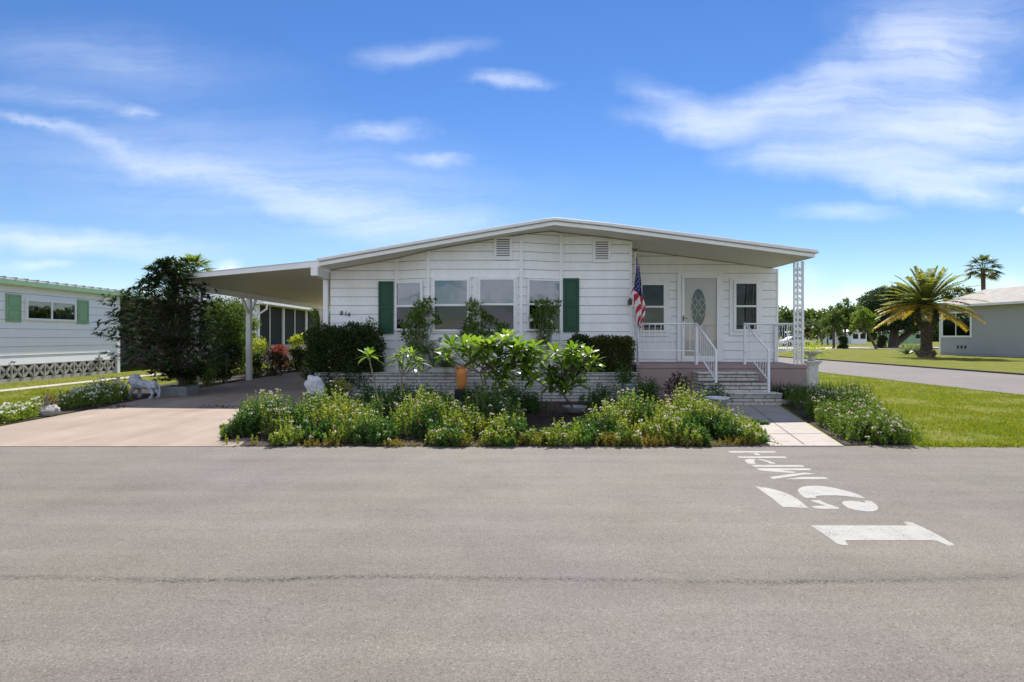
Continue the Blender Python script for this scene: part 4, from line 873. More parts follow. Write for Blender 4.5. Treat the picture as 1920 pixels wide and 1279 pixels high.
# darker foliage at the back of the bed
A_ = [patch(*a) for a in [(620, 758, 60, .35, .34), (700, 762, 60, .35, .34), (760, 760, 70, .4, .36), (800, 766, 60, .35, .38), (985, 775, 70, .35, .34), (950, 760, 70, .35, .40), (1130, 762, 50, .35, .36), (900, 760, 60, .35, .36), (1215, 757, 60, .3, .45), (925, 790, 70, .22, .44), (600, 800, 40, .2, .42)]]
P = np.concatenate([p for p, _ in A_]); h = np.concatenate([q for _, q in A_]); P, h = bed_filter(P, h, bigpoly)
dk = MB(); D = stems_plant(dk, P, h, 8, .06, .03, 0, True, .2, 1, .2, .016); stemlines(dk, P, D, h, 2)
tag(dk.build('deep_green_ground_cover', ['leafdeep', 'flowerw', 'greenstem']), 'darker green leafy ground cover along the foot of the brick planter', 'ground cover', None, 'stuff')
# golden succulent mats at the road edge
A_ = [patch(*a) for a in [(850, 836, 130, .26, .15, .13), (1000, 834, 150, .30, .14, .15), (1040, 834, 60, .2, .10, .1), (1150, 836, 130, .26, .14, .12), (1215, 837, 110, .22, .12, .12), (740, 838, 50, .25, .08, .1), (1300, 836, 70, .25, .11, .12), (1385, 834, 70, .2, .10, .12), (600, 838, 40, .3, .08, .1)]]
P = np.concatenate([p for p, _ in A_]); h = np.concatenate([q for _, q in A_]); k = (P[:, 1] > 6.93) & (P[:, 0] > -3.4) & (P[:, 0] < 3.35); P, h = P[k], h[k]
sd = MB(); stems_plant(sd, P, h, 5, .026, .014, 0, None, .4)
tag(sd.build('succulent_mat', ['sedum']), 'low golden orange succulent mat spilling over the bed edge onto the road', 'ground cover', None, 'stuff')
# leaf litter on mulch
lit = scatter(bigpoly, 5000); n = len(lit); lm = MB(); leaves(lm, np.c_[lit, np.full(n, .018)], unit(np.c_[RN.normal(0, 1, (n, 2)), RN.uniform(0, .3, n)]), jit(.035, n, .5), jit(.018, n, .4), .1)
tag(lm.build('leaf_litter', ['dry']), 'brown fallen leaves scattered over the dark mulch', 'leaf litter', None, 'stuff')
# right-hand bed
A_ = [patch(*a) for a in [(1500, 762, 60, .3, .34), (1545, 770, 120, .4, .36), (1590, 785, 150, .45, .38), (1560, 800, 120, .4, .32), (1620, 805, 150, .4, .34), (1640, 825, 150, .4, .30), (1590, 822, 110, .35, .26), (1600, 765, 90, .4, .34), (1665, 830, 90, .3, .24), (1520, 785, 60, .25, .30)]]
P = np.concatenate([p for p, _ in A_]); h = np.concatenate([q for _, q in A_])
rbp = [(4.15, 6.98), (5.1, 7.0), (6.2, 8.9), (7.2, 10.6), (7.3, 12.0), (5.5, 11.6), (5.35, 11.0)]
P, h = bed_filter(P, h, rbp)
rb = MB(); D = stems_plant(rb, P, h * 1.1, 9, .040, .021, 0, True, .16, 1, .15, .016); stemlines(rb, P, D, h, 2)
tag(rb.build('flowering_ground_cover', ['leafmid', 'flowerp', 'greenstem']), 'pink and white flowering bedding plants between the walkway and the right lawn', 'ground cover', None, 'stuff')
# left bed along the driveway
A_ = [patch(*a) for a in [(200, 752, 110, .4, .34), (170, 758, 90, .4, .34), (140, 765, 60, .35, .28), (215, 745, 80, .4, .40), (40, 785, 90, .4, .22), (20, 790, 70, .4, .2), (75, 770, 40, .3, .2)]]
P = np.concatenate([p for p, _ in A_]); h = np.concatenate([q for _, q in A_]); P, h = bed_filter(P, h, [(-7.75, 7.5), (-7.95, 12.6), (-9.3, 12.8), (-9.6, 8)])
lb_ = MB(); D = stems_plant(lb_, P, h, 8, .05, .03, 0, True, .2, 1, .28, .024); stemlines(lb_, P, D, h, 2)
tag(lb_.build('flowering_ground_cover', ['leafbed', 'flowerw', 'greenstem']), 'white flowering leafy plants along the left edge of the driveway', 'ground cover', None, 'stuff')

# --- generic leafy shrub
def shrub(name, base, label, clumps, dens, ll, lw, m, cat='shrub', group=None, stems=5, fl=None, stem_m='stem', shell=.35, trans=None):
    o = thing(name, base, label, cat, group); b = Vector(base)
    s = MB()
    for i, c in enumerate(clumps):
        e = Vector(c[:3]); mid = b.lerp(e, .5) + Vector((random.uniform(-.05, .05), random.uniform(-.05, .05), .05))
        s.tube([b + Vector((random.uniform(-.04, .04), random.uniform(-.04, .04), 0)), mid, e], [.014, .010, .005], 5)
    s.build('stems', stem_m, o)
    P, Dn = blob_points(clumps, dens, shell); n = len(P); D = unit(Dn * .7 + rdir(n) * .8 + np.array([0, 0, .25])); mb = MB()
    leaves(mb, P, D, jit(ll, n, .35), jit(lw, n, .3), .2)
    mb.build('foliage', m, o)
    if fl:
        fm, cnt, r = fl; k = RN.choice(n, cnt); f = MB()
        for i in range(6): an = i * 1.047; d = unit(np.c_[np.full(cnt, math.cos(an)), np.full(cnt, -.4), np.full(cnt, math.sin(an))]); leaves(f, P[k] + Dn[k] * .03 + np.array([0, -.02, 0]), d, r, r * .7, .1)
        f.build('flowers', fm, o)
    return o
def box_hedge(name, x0, x1, y0, y1, z0, z1, n, ll, m, label, group=None, wob=.06, base=None, rough=.05):
    o = thing(name, ((x0 + x1) / 2, (y0 + y1) / 2, base if base is not None else z0), label, 'hedge', group)
    # points near the faces of a rounded box with a lumpy outline
    p = RN.uniform(-1, 1, (n, 3)); p4 = (np.abs(p) ** 5).sum(1) ** .2; q = p / p4[:, None]
    q = q * (RN.uniform(.3, 1.03, n) ** .6)[:, None]
    c = np.array([(x0 + x1) / 2, (y0 + y1) / 2, (z0 + z1) / 2]); hs_ = np.array([(x1 - x0) / 2, (y1 - y0) / 2, (z1 - z0) / 2])
    P = c + q * hs_; lump = np.sin(P[:, 0] * 9) * np.sin(P[:, 2] * 8 + P[:, 0] * 3) * wob + np.sin(P[:, 0] * 23 + P[:, 2] * 19) * wob * .4
    P += unit(q) * lump[:, None] + RN.normal(0, rough * .4, (n, 3))
    D = unit(unit(q) * .8 + rdir(n) * .8 + np.array([0, 0, .35])); mb = MB(); leaves(mb, P, D, jit(ll, n, .35), jit(ll * .5, n, .3), .2)
    mb.build('foliage', m, o)
    s = MB()
    for i in range(10):
        x = random.uniform(x0 + .1, x1 - .1); y = (y0 + y1) / 2; s.tube([(x, y, base if base is not None else z0), (x + random.uniform(-.1, .1), y, (z0 + z1) / 2), (x + random.uniform(-.2, .2), y, z1 - .15)], [.018, .012, .006], 5)
    s.build('stems', 'stem', o)
    return o
box_hedge('clipped_hedge', XA(578, 12.1), XA(716, 12.1), 11.72, 12.42, .15, ZA(612, 12.1), 24000, .06, 'hedge', 'big dark rounded hedge under the house number at the left end of the home', wob=.07, base=.0)
box_hedge('clipped_hedge', XA(1106, 12.1), XA(1187, 12.1), 11.86, 12.42, .58, ZA(631, 12.1), 20000, .036, 'hedgebr', 'squarely clipped olive hedge in the planter next to the porch', wob=.015, rough=.03)
box_hedge('clipped_hedge', XA(1066, 12.15), XA(1104, 12.15), 11.9, 12.4, .58, ZA(632, 12.1), 5000, .065, 'hedge', 'small loose dark shrub in the planter just left of the squarely clipped hedge', wob=.04)
shrub('shrub_seedling', (XA(700, 12.0), 12.0, .6), 'small leafy seedling poking above the dark hedge beside the left green shutter', [(XA(697, 12), 12, ZA(603, 12), .10), (XA(703, 12), 12, ZA(612, 12), .08)], 5200, .07, .02, 'gard')

# --- gardenia-like standards in the planter
def gard(base, clumps, label, fl=None, m='gard', dens=4300):
    return shrub('flowering_shrub', base, label, clumps, dens, .085, .040, m, group='leafy shrubs in the brick planter', fl=fl, shell=.1)
def PC(l, Y, k=1): return [(XA(x, Y), Y + random.uniform(-.1, .1), ZA(y, Y), k * r * Y / F) for x, y, r in l]
gard((XA(790, 12), 12.0, .58), PC([(787, 575, 11), (772, 592, 9), (800, 570, 7), (783, 600, 13), (765, 615, 9), (778, 625, 10), (796, 610, 9), (790, 632, 11), (775, 650, 11), (800, 655, 10), (788, 590, 12), (805, 580, 8), (770, 640, 9), (760, 560 + 50, 7), (806, 563, 5), (815, 600, 8), (760, 630, 9), (785, 660, 10)], 12.0, 1.22), 'leafy shrub in front of the angled left bay window')
gard((XA(880, 12), 12.0, .58), PC([(882, 568, 8), (893, 572, 8), (886, 585, 10), (900, 588, 9), (880, 605, 10), (896, 612, 10), (912, 597, 8), (925, 602, 8), (940, 612, 9), (950, 616, 6), (872, 620, 9), (935, 622, 8), (885, 622, 10), (900, 630, 9), (868, 635, 9), (915, 625, 9)], 12.0, 1.2), 'wide leafy shrub between the two front bay windows')
gard((XA(1018, 12), 12.0, .58), PC([(1012, 570, 9), (1025, 572, 10), (1005, 585, 9), (1020, 588, 13), (1035, 590, 9), (1047, 568, 6), (1012, 605, 12), (1030, 608, 11), (1018, 625, 9), (1000, 600, 7), (1042, 578, 7), (1025, 638, 7), (1015, 640, 10), (1035, 620, 10)], 12.0, 1.2), 'bushy shrub with a few white blossoms in front of the angled right bay window', fl=('flowerw', 4, .05))
# --- sago palm
def fronds(mb, mr, base, n, L, zang=(.2, 1.2), bend=.5, leaf=.14, lw=.012, k=26, mi=0, rr=.008, az=None, rachis_mi=0, droop=.0):
    b = Vector(base)
    for i in range(n):
        a = (az[i] if az else 2.399 * i + random.uniform(-.2, .2)); el = zang[0] + (zang[1] - zang[0]) * ((i + .5) / n) ** .9; Lf = L * random.uniform(.85, 1.1)
        d = Vector((math.cos(a) * math.cos(el), math.sin(a) * math.cos(el), math.sin(el)))
        P = [b + d * (Lf * t) - Vector((0, 0, 1)) * bend * Lf * t * t * (1.15 - .4 * math.sin(el)) for t in np.linspace(0, 1, 10)]
        mr.tube(P, [rr * (1 - .8 * j / 9) for j in range(10)], 4, rachis_mi)
        T = np.linspace(.12, 1, k); pts = np.array([[np.interp(t, np.linspace(0, 1, 10), [p[j] for p in P]) for j in range(3)] for t in T])
        tan = unit(np.gradient(pts, axis=0)); side = unit(np.cross(tan, np.array([0, 0, 1.]) + 1e-3)); nup = np.cross(side, tan)
        ln = leaf * np.sin(np.pi * (.12 + .83 * (T - .1))) ** .6
        for sg in (-1, 1):
            D = unit(side * sg + tan * .7 + nup * .28 + rdir(k) * .10 - np.array([0, 0, droop])); strips(mb, pts, D, ln, lw, .18, 2, mi, prof=[.9, 1, .05])
sg_ = thing('sago_palm', (XA(835, 11.95), 11.95, .58), 'dark feathery sago palm in the planter behind the orange jar', 'plant')
a, b = MB(), MB(); fronds(a, b, (XA(835, 12), 12.05, .72), 26, .62, (.05, 1.15), .55, .10, .010, 30)
a.build('leaflets', 'sago', sg_); b.build('frond_stems', 'greenstem', sg_)
sg2 = thing('cycad', (XA(812, 11.9), 11.9, .58), 'arching yellowish cycad frond rising beside the left bay window', 'plant')
a, b = MB(), MB(); fronds(a, b, (XA(812, 12), 12.0, .72), 7, .95, (.9, 1.4), .45, .13, .014, 30); a.build('leaflets', 'sago', sg2); b.build('frond_stems', 'greenstem', sg2)

# --- plumerias
def plumeria(base, tips, label, leafL=.24, leafW=.065, nl=15, forks=None):
    o = thing('plumeria', base, label, 'shrub', 'plumerias in the front bed'); b = Vector(base); s = MB(); mb = MB()
    for i, (x, y, z) in enumerate(tips):
        e = Vector((x, y, z)); f = b.lerp(e, .45) + Vector(((e.x - b.x) * .12, 0, .04)); 
        if forks: f = Vector(forks[i % len(forks)])
        s.tube([b, b.lerp(f, .55) + Vector((0, .02, 0)), f, f.lerp(e, .6) + Vector((0, 0, -.03)), e], [.020, .016, .013, .011, .009], 7)
        n = nl; an = np.arange(n) * 2.399 + random.uniform(0, 6); el = np.linspace(-.25, 1.15, n)[::1] + RN.uniform(-.12, .12, n)
        D = np.c_[np.cos(an) * np.cos(el), np.sin(an) * np.cos(el), np.sin(el)]
        strips(mb, np.tile(np.array(e), (n, 1)) + D * .015, D, jit(leafL, n, .2), jit(leafW, n, .15), RN.uniform(.15, .45, n), 5, 0, prof=[.12, .55, .9, 1.0, .75, .06])
    s.build('branches', 'stem', o); mb.build('leaves', 'plumeria', o); return o
Yq = 8.9
def TP(l, Y, sp=.3): return [(XA(x, Y), Y + random.uniform(-sp, sp), ZA(y, Y)) for x, y in l]
plumeria((XA(925, Yq), Yq, 0), TP([(850, 650), (868, 662), (884, 648), (900, 662), (918, 648), (935, 670), (945, 642), (958, 656), (975, 658), (990, 670), (962, 682), (905, 682), (998, 692), (930, 694), (872, 646), (950, 636), (838, 668), (890, 676), (915, 664), (982, 684), (970, 644), (1002, 672), (948, 700), (985, 705), (920, 648), (935, 715), (1000, 712), (1000, 655), (965, 664), (905, 650)], Yq), 'largest plumeria with many bright green leaf rosettes in front of the bay windows', .26, .072, 20, forks=[W(900, 700, Yq), W(905, 690, Yq), W(930, 700, Yq), W(945, 695, Yq)])
Yq = 9.2
plumeria((*G(1076, 776), .08), TP([(1040, 662), (1058, 672), (1072, 655), (1088, 668), (1105, 678), (1062, 700), (1040, 705), (1082, 690), (1048, 722), (1030, 700), (1075, 712), (1098, 664), (1055, 688), (1092, 684), (1032, 724), (1066, 664), (1022, 680), (1068, 680), (1110, 690), (1085, 720), (1060, 728)], Yq), 'plumeria with a bare curved trunk growing out of the grey bowl', .23, .062, 19, forks=[W(1054, 738, 9.4), W(1050, 730, 9.5)])
plumeria((XA(716, 8.9), 8.9, 0), [W(692, 668, 8.9)], 'single stemmed plumeria with one rosette in front of the dark hedge', .22, .05, 18, forks=[W(700, 705, 8.9)])
plumeria((XA(752, 9.0), 9.0, 0), TP([(745, 675), (768, 690), (785, 680), (772, 668), (757, 664)], 9.0, .12), 'small plumeria with drooping rosettes in front of the left bay window', .21, .05, 16, forks=[W(753, 705, 9.0)])

# --- distinct bed plants
shrub('maroon_shrub', (XA(1268, 11.4), 11.4, 0), 'small maroon leaved bush against the mauve porch wall', PC([(1262, 722, 12), (1275, 716, 13), (1268, 705, 9), (1282, 728, 10), (1256, 733, 10)], 11.4), 7600, .06, .026, 'maroon')
shrub('rose_bush', (XA(1338, 11.0), 11.0, 0), 'green bush with one pink bloom beside the brick steps', PC([(1330, 735, 14), (1345, 728, 14), (1352, 742, 14), (1322, 748, 12), (1340, 750, 15)], 11.0), 6800, .055, .02, 'leafdeep', fl=('flowerp', 3, .03))
shrub('dark_bush', (XA(1205, 11.2), 11.2, 0), 'tall dark green bush at the left corner of the mauve porch', PC([(1196, 712, 8), (1205, 725, 11), (1215, 735, 12), (1200, 740, 12), (1225, 728, 8)], 11.2), 7600, .05, .02, 'leafdeep')
shrub('yellow_croton', (XA(640, 11.3), 11.3, 0), 'small yellow and green croton behind the white boulder', PC([(640, 718, 10), (632, 726, 10), (648, 728, 10)], 11.3), 8800, .06, .022, 'yellowcroton')
# potted plant by the porch
pp = thing('glazed_pot', (XA(1180, 11.45), 11.45, 0), 'blue grey glazed pot with a green plant at the right end of the brick planter', 'pot')
mb = MB(); mb.lathe([(.09, 0), (.12, .05), (.155, .28), (.17, .32), (.15, .32), (.13, .27)], (XA(1180, 11.45), 11.45, .1), 20); mb.build('pot', 'bluepot', pp, smooth=True)
mb = MB(); n = 260; c = np.array([XA(1172, 11.45), 11.45, .52]); P = c + RN.normal(0, .09, (n, 3)); leaves(mb, P, unit(RN.normal(0, .6, (n, 3)) + np.array([0, 0, .8])), jit(.08, n), .03); mb.build('foliage', 'leafdeep', pp)
# strap-leaf clumps right of the steps
for i, (px, Y, r, hh, lab) in enumerate([(1462, 11.9, .24, .42, 'dark strap leaved clump next to the bottom of the right stair railing'), (1500, 11.9, .2, .38, 'dark strap leaved clump in front of the right corner of the mauve porch'),
                                       (1545, 11.6, .28, .46, 'dark strap leaved clump in front of the white pedestal'), (1590, 11.3, .30, .50, 'rightmost dark strap leaved clump, spreading at the lawn edge')]):
    o = thing('iris_clump', (XA(px, Y), Y, 0), lab, 'plant', 'strap leaved clumps'); n = 110; mb = MB()
    an = RN.uniform(0, 6.28, n); P = np.c_[XA(px, Y) + RN.normal(0, r * .6, n), Y + RN.normal(0, r * .4, n), np.zeros(n)]; D = unit(np.c_[np.cos(an) * .35, np.sin(an) * .35, np.ones(n)])
    strips(mb, P, D, jit(hh, n, .25), .02, RN.uniform(.02, .2, n), 4, 0, prof=[.7, 1, .9, .6, .05]); mb.build('leaves', 'strap', o)

# --- pots, jar, stones
jr = thing('amphora', (XA(865.5, 11.45), 11.45, .30), 'orange terracotta jar with two small handles standing before the brick planter', 'jar')
mb = MB(); k = 42 * 11.45 / F; r0 = 10.5 * 11.45 / F
mb.lathe([(r0 * .62, 0), (r0 * .70, .01), (r0 * .84, k * .2), (r0 * .97, k * .55), (r0 * 1.0, k * .70), (r0 * .92, k * .80), (r0 * .66, k * .87), (r0 * .60, k * .92), (r0 * .80, k), (r0 * .62, k), (r0 * .5, k * .93)], (XA(865.5, 11.45), 11.45, .30), 24); mb.build('jar_body', 'orange', jr, smooth=True)
for sg in (-1, 1):
    mb = MB(); c = XA(865.5, 11.45); mb.tube([(c + sg * r0 * .6, 11.45, .30 + k * .94), (c + sg * r0 * 1.15, 11.45, .30 + k * .96), (c + sg * r0 * 1.28, 11.45, .30 + k * .86), (c + sg * r0 * .95, 11.45, .30 + k * .74)], .013, 6); mb.build('handle', 'orange', jr, smooth=True)
mb = MB(); c = XA(865.5, 11.45); mb.box(c - .13, c + .13, 11.32, 11.58, .012, .298); tag(mb.build('jar_stand', 'black', origin=(c, 11.45, 0), bevel=.01), 'dark square stand hidden in the plants under the orange jar', 'stand')
def rock(name, c, r, label, m, seed, cat='rock'):
    bm = bmesh.new(); bmesh.ops.create_icosphere(bm, subdivisions=4, radius=1); rs = np.random.default_rng(seed); K = rs.normal(size=(14, 3)); K /= np.linalg.norm(K, axis=1)[:, None]; off = rs.uniform(.62, .92, 14)
    from mathutils import noise as mn
    for v in bm.verts:
        d = v.co.normalized(); s = min([1.0] + [off[i] / max(.01, d.dot(Vector(K[i]))) for i in range(14) if d.dot(Vector(K[i])) > off[i] * .9]); s += .16 * mn.noise(d * 2.6 + Vector((seed, 0, 0))) + .07 * mn.noise(d * 7) + .03 * mn.noise(d * 17)
        v.co = Vector((d.x * r[0] * s, d.y * r[1] * s, d.z * r[2] * s))
    me = bpy.data.meshes.new(name); bm.to_mesh(me); bm.free(); me.materials.append(M[m]); me.polygons.foreach_set('use_smooth', [True] * len(me.polygons))
    o = bpy.data.objects.new(name, me); COL.objects.link(o); o.location = c; WL[o] = Vector(c); return tag(o, label, cat)
rk = rock('boulder', (XA(592, 10.9), 10.9, .36), (.19, .16, .26), 'upright pointed white mottled boulder at the driveway end of the flower bed', 'stone', 5); rk.rotation_euler = (0, R(-28), 0)
rock('boulder', (*G(88, 780), .07), (.20, .17, .14), 'rounded dark grey stone lying at the left edge of the driveway', 'concgrey', 9)
shrub('dry_bush', (XA(90, 9.8), 9.8, 0), 'dry pinkish brown plant behind the dark grey stone', PC([(88, 752, 13), (98, 760, 12), (76, 758, 11), (95, 742, 8)], 9.8), 5600, .05, .02, 'dry')
bw = thing('bowl_planter', (*G(1078, 776), 0), 'shallow pale grey concrete bowl around the foot of the plumeria with the curved trunk', 'planter')
mb = MB(); c = G(1078, 778); mb.lathe([(.10, 0), (.17, .06), (.205, .12), (.21, .13), (.185, .13), (.17, .10), (.02, .09)], (c[0], c[1], .02), 24); mb.build('bowl', 'concgrey', bw, smooth=True)
ur = thing('stone_urn', (XA(1344, 9.6), 9.6, 0), 'short round grey concrete urn with a pale rim next to the walkway', 'urn')
cx_ = XA(1344, 9.6); k = 9.6 / F; mb = MB(); mb.lathe([(.13, 0), (.13, .05), (.085, .09), (.085, .12), (.13, .17), (.175, .24), (.185, .285), (.19, .29)], (cx_, 9.6, .012), 28); mb.build('urn_body', 'concgrey', ur, smooth=True)
mb = MB(); mb.lathe([(.185, 0), (.2, .008), (.2, .03), (.17, .032), (.16, .012), (.01, .010)], (cx_, 9.6, .304), 28); mb.build('rim', 'stone', ur, smooth=True)
# pedestal planter right of the porch
pd = thing('pedestal_planter', (XA(1521, 13.6), 13.6, 0), 'white stone pedestal and bowl of trailing plants at the right corner of the porch', 'planter')
c = (XA(1521, 13.6), 13.6); zt = ZA(676, 13.6)
mb = MB()
for (h0, h1, r_) in ((0, .09, .17), (.09, .14, .14), (.14, zt - .10, .115), (zt - .10, zt - .05, .14), (zt - .05, zt, .175)): mb.box(c[0] - r_, c[0] + r_, c[1] - r_, c[1] + r_, h0, h1 - .001)
mb.build('pedestal', 'stone', pd, bevel=.01)
mb = MB(); mb.lathe([(.07, 0), (.10, .02), (.05, .06), (.08, .12), (.2, .18), (.26, .23), (.24, .23), (.1, .17)], (c[0], c[1], zt), 24); mb.build('bowl', 'stone', pd, smooth=True)
mb = MB(); n = 700; P = np.array([c[0], c[1], zt + .3]) + RN.normal(0, 1, (n, 3)) * np.array([.17, .15, .10]); k_ = RN.random(n) < .25; P[k_] += np.array([-.14, 0, -.22]) * RN.random((k_.sum(), 1)) * 1.6; P[:60] += np.array([-.0, 0, .22]) * RN.random((60, 1)) 
leaves(mb, P, unit(rdir(n) + np.array([0, 0, .3])), jit(.05, n), .022); mb.build('foliage', ['yellowcroton'], pd)

# --- lion statue
li = G(272, 748); LX, LY = li[0], li[1] - .0
lion = thing('lion_statue', (LX, LY, 0), 'weathered white standing lion statue facing left beside the driveway', 'statue')
mb = MB(); s_ = 1.0
def LP(x, z, y=0): return (LX + x, LY + y + x * -.25, z)
mb.tube([LP(-.22, .33), LP(-.1, .325), LP(.08, .30), LP(.24, .315), LP(.30, .30)], [.09, .105, .088, .088, .05], 14)          # trunk
mb.ball(LP(-.26, .40), (.12, .12, .145), 16); mb.ball(LP(-.20, .33), (.12, .12, .13), 16); mb.ball(LP(-.35, .40), (.078, .075, .085), 14)   # mane, head
mb.tube([LP(-.36, .385), LP(-.425, .365)], [.055, .042], 10); mb.tube([LP(-.37, .34), LP(-.415, .335)], [.035, .028], 8)             # muzzle, jaw
for sy in (-1, 1): mb.ball(LP(-.30, .50, sy * .06), .024, 8)
def leg(pts, r): mb.tube([LP(*p) for p in pts], r, 10); e = pts[-1]; mb.ball(LP(e[0] - .02, .028, e[2] if len(e) > 2 else 0), (.045, .032, .026), 10)
leg([(-.22, .30, -.06), (-.28, .2, -.07), (-.33, .10, -.07), (-.36, .03, -.07)], [.058, .04, .03, .03])
leg([(-.20, .30, .06), (-.19, .2, .06), (-.18, .10, .06), (-.18, .03, .06)], [.058, .04, .03, .03])
leg([(.22, .29, -.06), (.17, .21, -.07), (.25, .12, -.07), (.20, .03, -.07)], [.078, .055, .032, .03])
leg([(.25, .29, .06), (.22, .21, .06), (.31, .12, .06), (.29, .03, .06)], [.075, .055, .032, .03])
lb2 = mb.build('lion_body', 'lion', lion, smooth=True); rm = lb2.modifiers.new('remesh', 'REMESH'); rm.mode = 'VOXEL'; rm.voxel_size = .011; rm.use_smooth_shade = True
tx = bpy.data.textures.new('mane', 'CLOUDS'); tx.noise_scale = .045; dm = lb2.modifiers.new('disp', 'DISPLACE'); dm.texture = tx; dm.strength = .03; dm.mid_level = .5
mb = MB(); mb.tube([LP(.31, .32), LP(.37, .27), LP(.385, .18), LP(.36, .10), LP(.385, .06)], [.018, .015, .013, .014, .024], 8); mb.build('tail', 'lion', lion, smooth=True)

# --- dark tree in a planter box
tb = G(340, 742); tx_, ty_ = XA(338, 13.2), 13.2
pb = thing('planter_box', (tx_, ty_, 0), 'low blue grey rectangular planter box under the dark tree', 'planter')
mb = MB(); x0, x1, y0, y1 = tx_ - .33, tx_ + .30, ty_ - .28, ty_ + .25
mb.box(x0, x1, y0, y0 + .04, 0, .22); mb.box(x0, x1, y1 - .04, y1, 0, .22); mb.box(x0, x0 + .04, y0 + .041, y1 - .041, 0, .22); mb.box(x1 - .04, x1, y0 + .041, y1 - .041, 0, .22); mb.build('box', 'boxgrey', pb, bevel=.008)
mb = MB(); mb.box(x0 + .042, x1 - .042, y0 + .042, y1 - .042, .02, .19); mb.build('soil', 'mulch', pb)
dt = thing('dark_leaved_tree', (tx_, ty_, .19), 'dark glossy leaved small tree growing from the planter box left of the carport', 'tree')
env_z = [.45, .7, 1.0, 1.4, 1.8, 2.15, 2.45, 2.75, 3.0, 3.15]; env_r = [.5, .95, 1.15, 1.2, 1.22, 1.12, .9, .6, .42, .12]
env_c = [338, 335, 318, 312, 308, 308, 315, 322, 325, 322]
n = 1450; z = RN.uniform(.36, 3.12, n); a = RN.uniform(0, 6.28, n); rr = np.interp(z, env_z, env_r) * (1 + .18 * np.sin(z * 9) + .15 * np.sin(a * 5 + z * 4)) * RN.uniform(.12, 1.08, n) ** .55
cxz = XA(1, 0) + (np.interp(z, env_z, env_c) - CX) * ty_ / F; P = np.c_[cxz + rr * np.cos(a), ty_ + rr * np.sin(a) * .85, z + .05 * np.sin(a * 3)]
br = MB()
for i in range(7):
    e = Vector((cxz.mean() + random.uniform(-.5, .6), ty_ + random.uniform(-.4, .4), random.uniform(1.7, 2.9))); b = Vector((tx_ + random.uniform(-.12, .12), ty_ + random.uniform(-.06, .06), .19)); m_ = b.lerp(e, .45) + Vector((random.uniform(-.1, .1), 0, .1)); br.tube([b, m_, e], [.030, .022, .008], 7)
for i in range(0, n, 3):
    o_ = Vector(P[i]); c_ = Vector((cxz[i] * .5 + tx_ * .5, ty_, max(.4, P[i][2] - .5))); br.tube([c_, c_.lerp(o_, .6) + Vector((0, 0, .04)), o_], [.009, .006, .004], 4)
br.build('trunk', 'bark', dt)
lf = MB(); out = unit(P - np.c_[cxz, np.full(n, ty_), z - .5])
for k in range(9):
    an = RN.uniform(0, 6.28, n); D = unit(out * .8 + np.c_[np.cos(an), np.sin(an), RN.uniform(-.35, .5, n)]); strips(lf, P, D, jit(.155, n, .3), jit(.038, n, .2), RN.uniform(.1, .5, n), 3, 0, prof=[.3, 1, .75, .03])
lf.build('crown', 'darktree', dt)

# --- hedge and shrubs outside the carport
def loose(name, label, px, Y, ytop, hw, m, dens=700, ll=.09, lw=.045, z0=0, group=None, cat='shrub', fl=None):
    zt = ZA(ytop, Y); x = XA(px, Y); w_ = hw * Y / F; cl = []; nz = max(2, int((zt - z0) / .45))
    for i in range(nz):
        z = z0 + (zt - z0) * (i + .5) / nz
        for j in range(3): cl.append((x + random.uniform(-.5, .5) * w_, Y + random.uniform(-.3, .3) * w_, z + random.uniform(-.1, .1), max(.18, w_ * random.uniform(.45, .7))))
    cl.append((x + random.uniform(-.2, .2) * w_, Y, zt - .18, .22))
    return shrub(name, (x, Y, 0), label, cl, dens * 4.5, ll, lw, m, cat, group, fl=fl)
loose('dark_shrub', 'tall dark shrub between the potted dark tree and the middle carport post', 425, 16.6, 640, 34, 'hedge', 900, .08, .04)
loose('dark_shrub', 'broad leafy green tree-like shrub behind the middle carport post', 420, 20.5, 575, 52, 'tree', 620, .10, .05)
loose('green_shrub', 'bright green shrub under the carport beam right of the potted dark tree', 475, 22, 595, 20, 'treebr', 600, .09, .045)
loose('yellow_croton', 'yellow green croton just right of the middle carport post', 487, 19.6, 633, 22, 'yellowcroton', 600, .09, .04)
loose('red_croton', 'red leaved croton in the hedge below the screened porch', 525, 21.6, 646, 17, 'redcroton', 520, .10, .04)
loose('yellow_croton', 'bright yellow green bush in front of the dark screens near the home', 562, 23, 626, 19, 'yellowcroton', 560, .12, .05)
loose('dark_hedge_shrub', 'dark shrub in the hedge right behind the middle carport post', 480, 18.4, 668, 22, 'hedge', 800, .07, .035)
loose('dark_hedge_shrub', 'dark shrub in the hedge below the red croton', 515, 19.6, 660, 25, 'hedge', 800, .08, .035)
loose('dark_hedge_shrub', 'dark shrub in the hedge near the left end of the white home', 560, 21.6, 655, 30, 'hedge', 700, .08, .035)
loose('leafy_shrub', 'tangled green shrub behind the farthest carport post', 600, 28.5, 575, 26, 'tree', 420, .12, .05)
loose('pale_shrub', 'pale leaved small bush at the foot of the first carport post', 386, 15.2, 690, 14, 'treebr', 900, .06, .03)
loose('green_shrub', 'low bright green bush left of the first carport post', 352, 14.3, 700, 12, 'treebr', 900, .06, .03)
tree_litter = MB(); n = 900; p = scatter([(-8.2, 10.6), (-4.4, 10.5), (-4.2, 11.0), (-8.0, 11.1)], n); k = (np.sin(p[:, 0] * 3.1) + RN.normal(0, .4, n)) > .6; p = p[k]; n = len(p)
leaves(tree_litter, np.c_[p, np.full(n, .022)], unit(np.c_[RN.normal(0, 1, (n, 2)), np.full(n, .1)]), jit(.05, n), .018, .1); tag(tree_litter.build('fallen_leaves', 'dry'), 'brown fallen leaves lying in the shade line on the driveway', 'leaf litter', None, 'stuff')

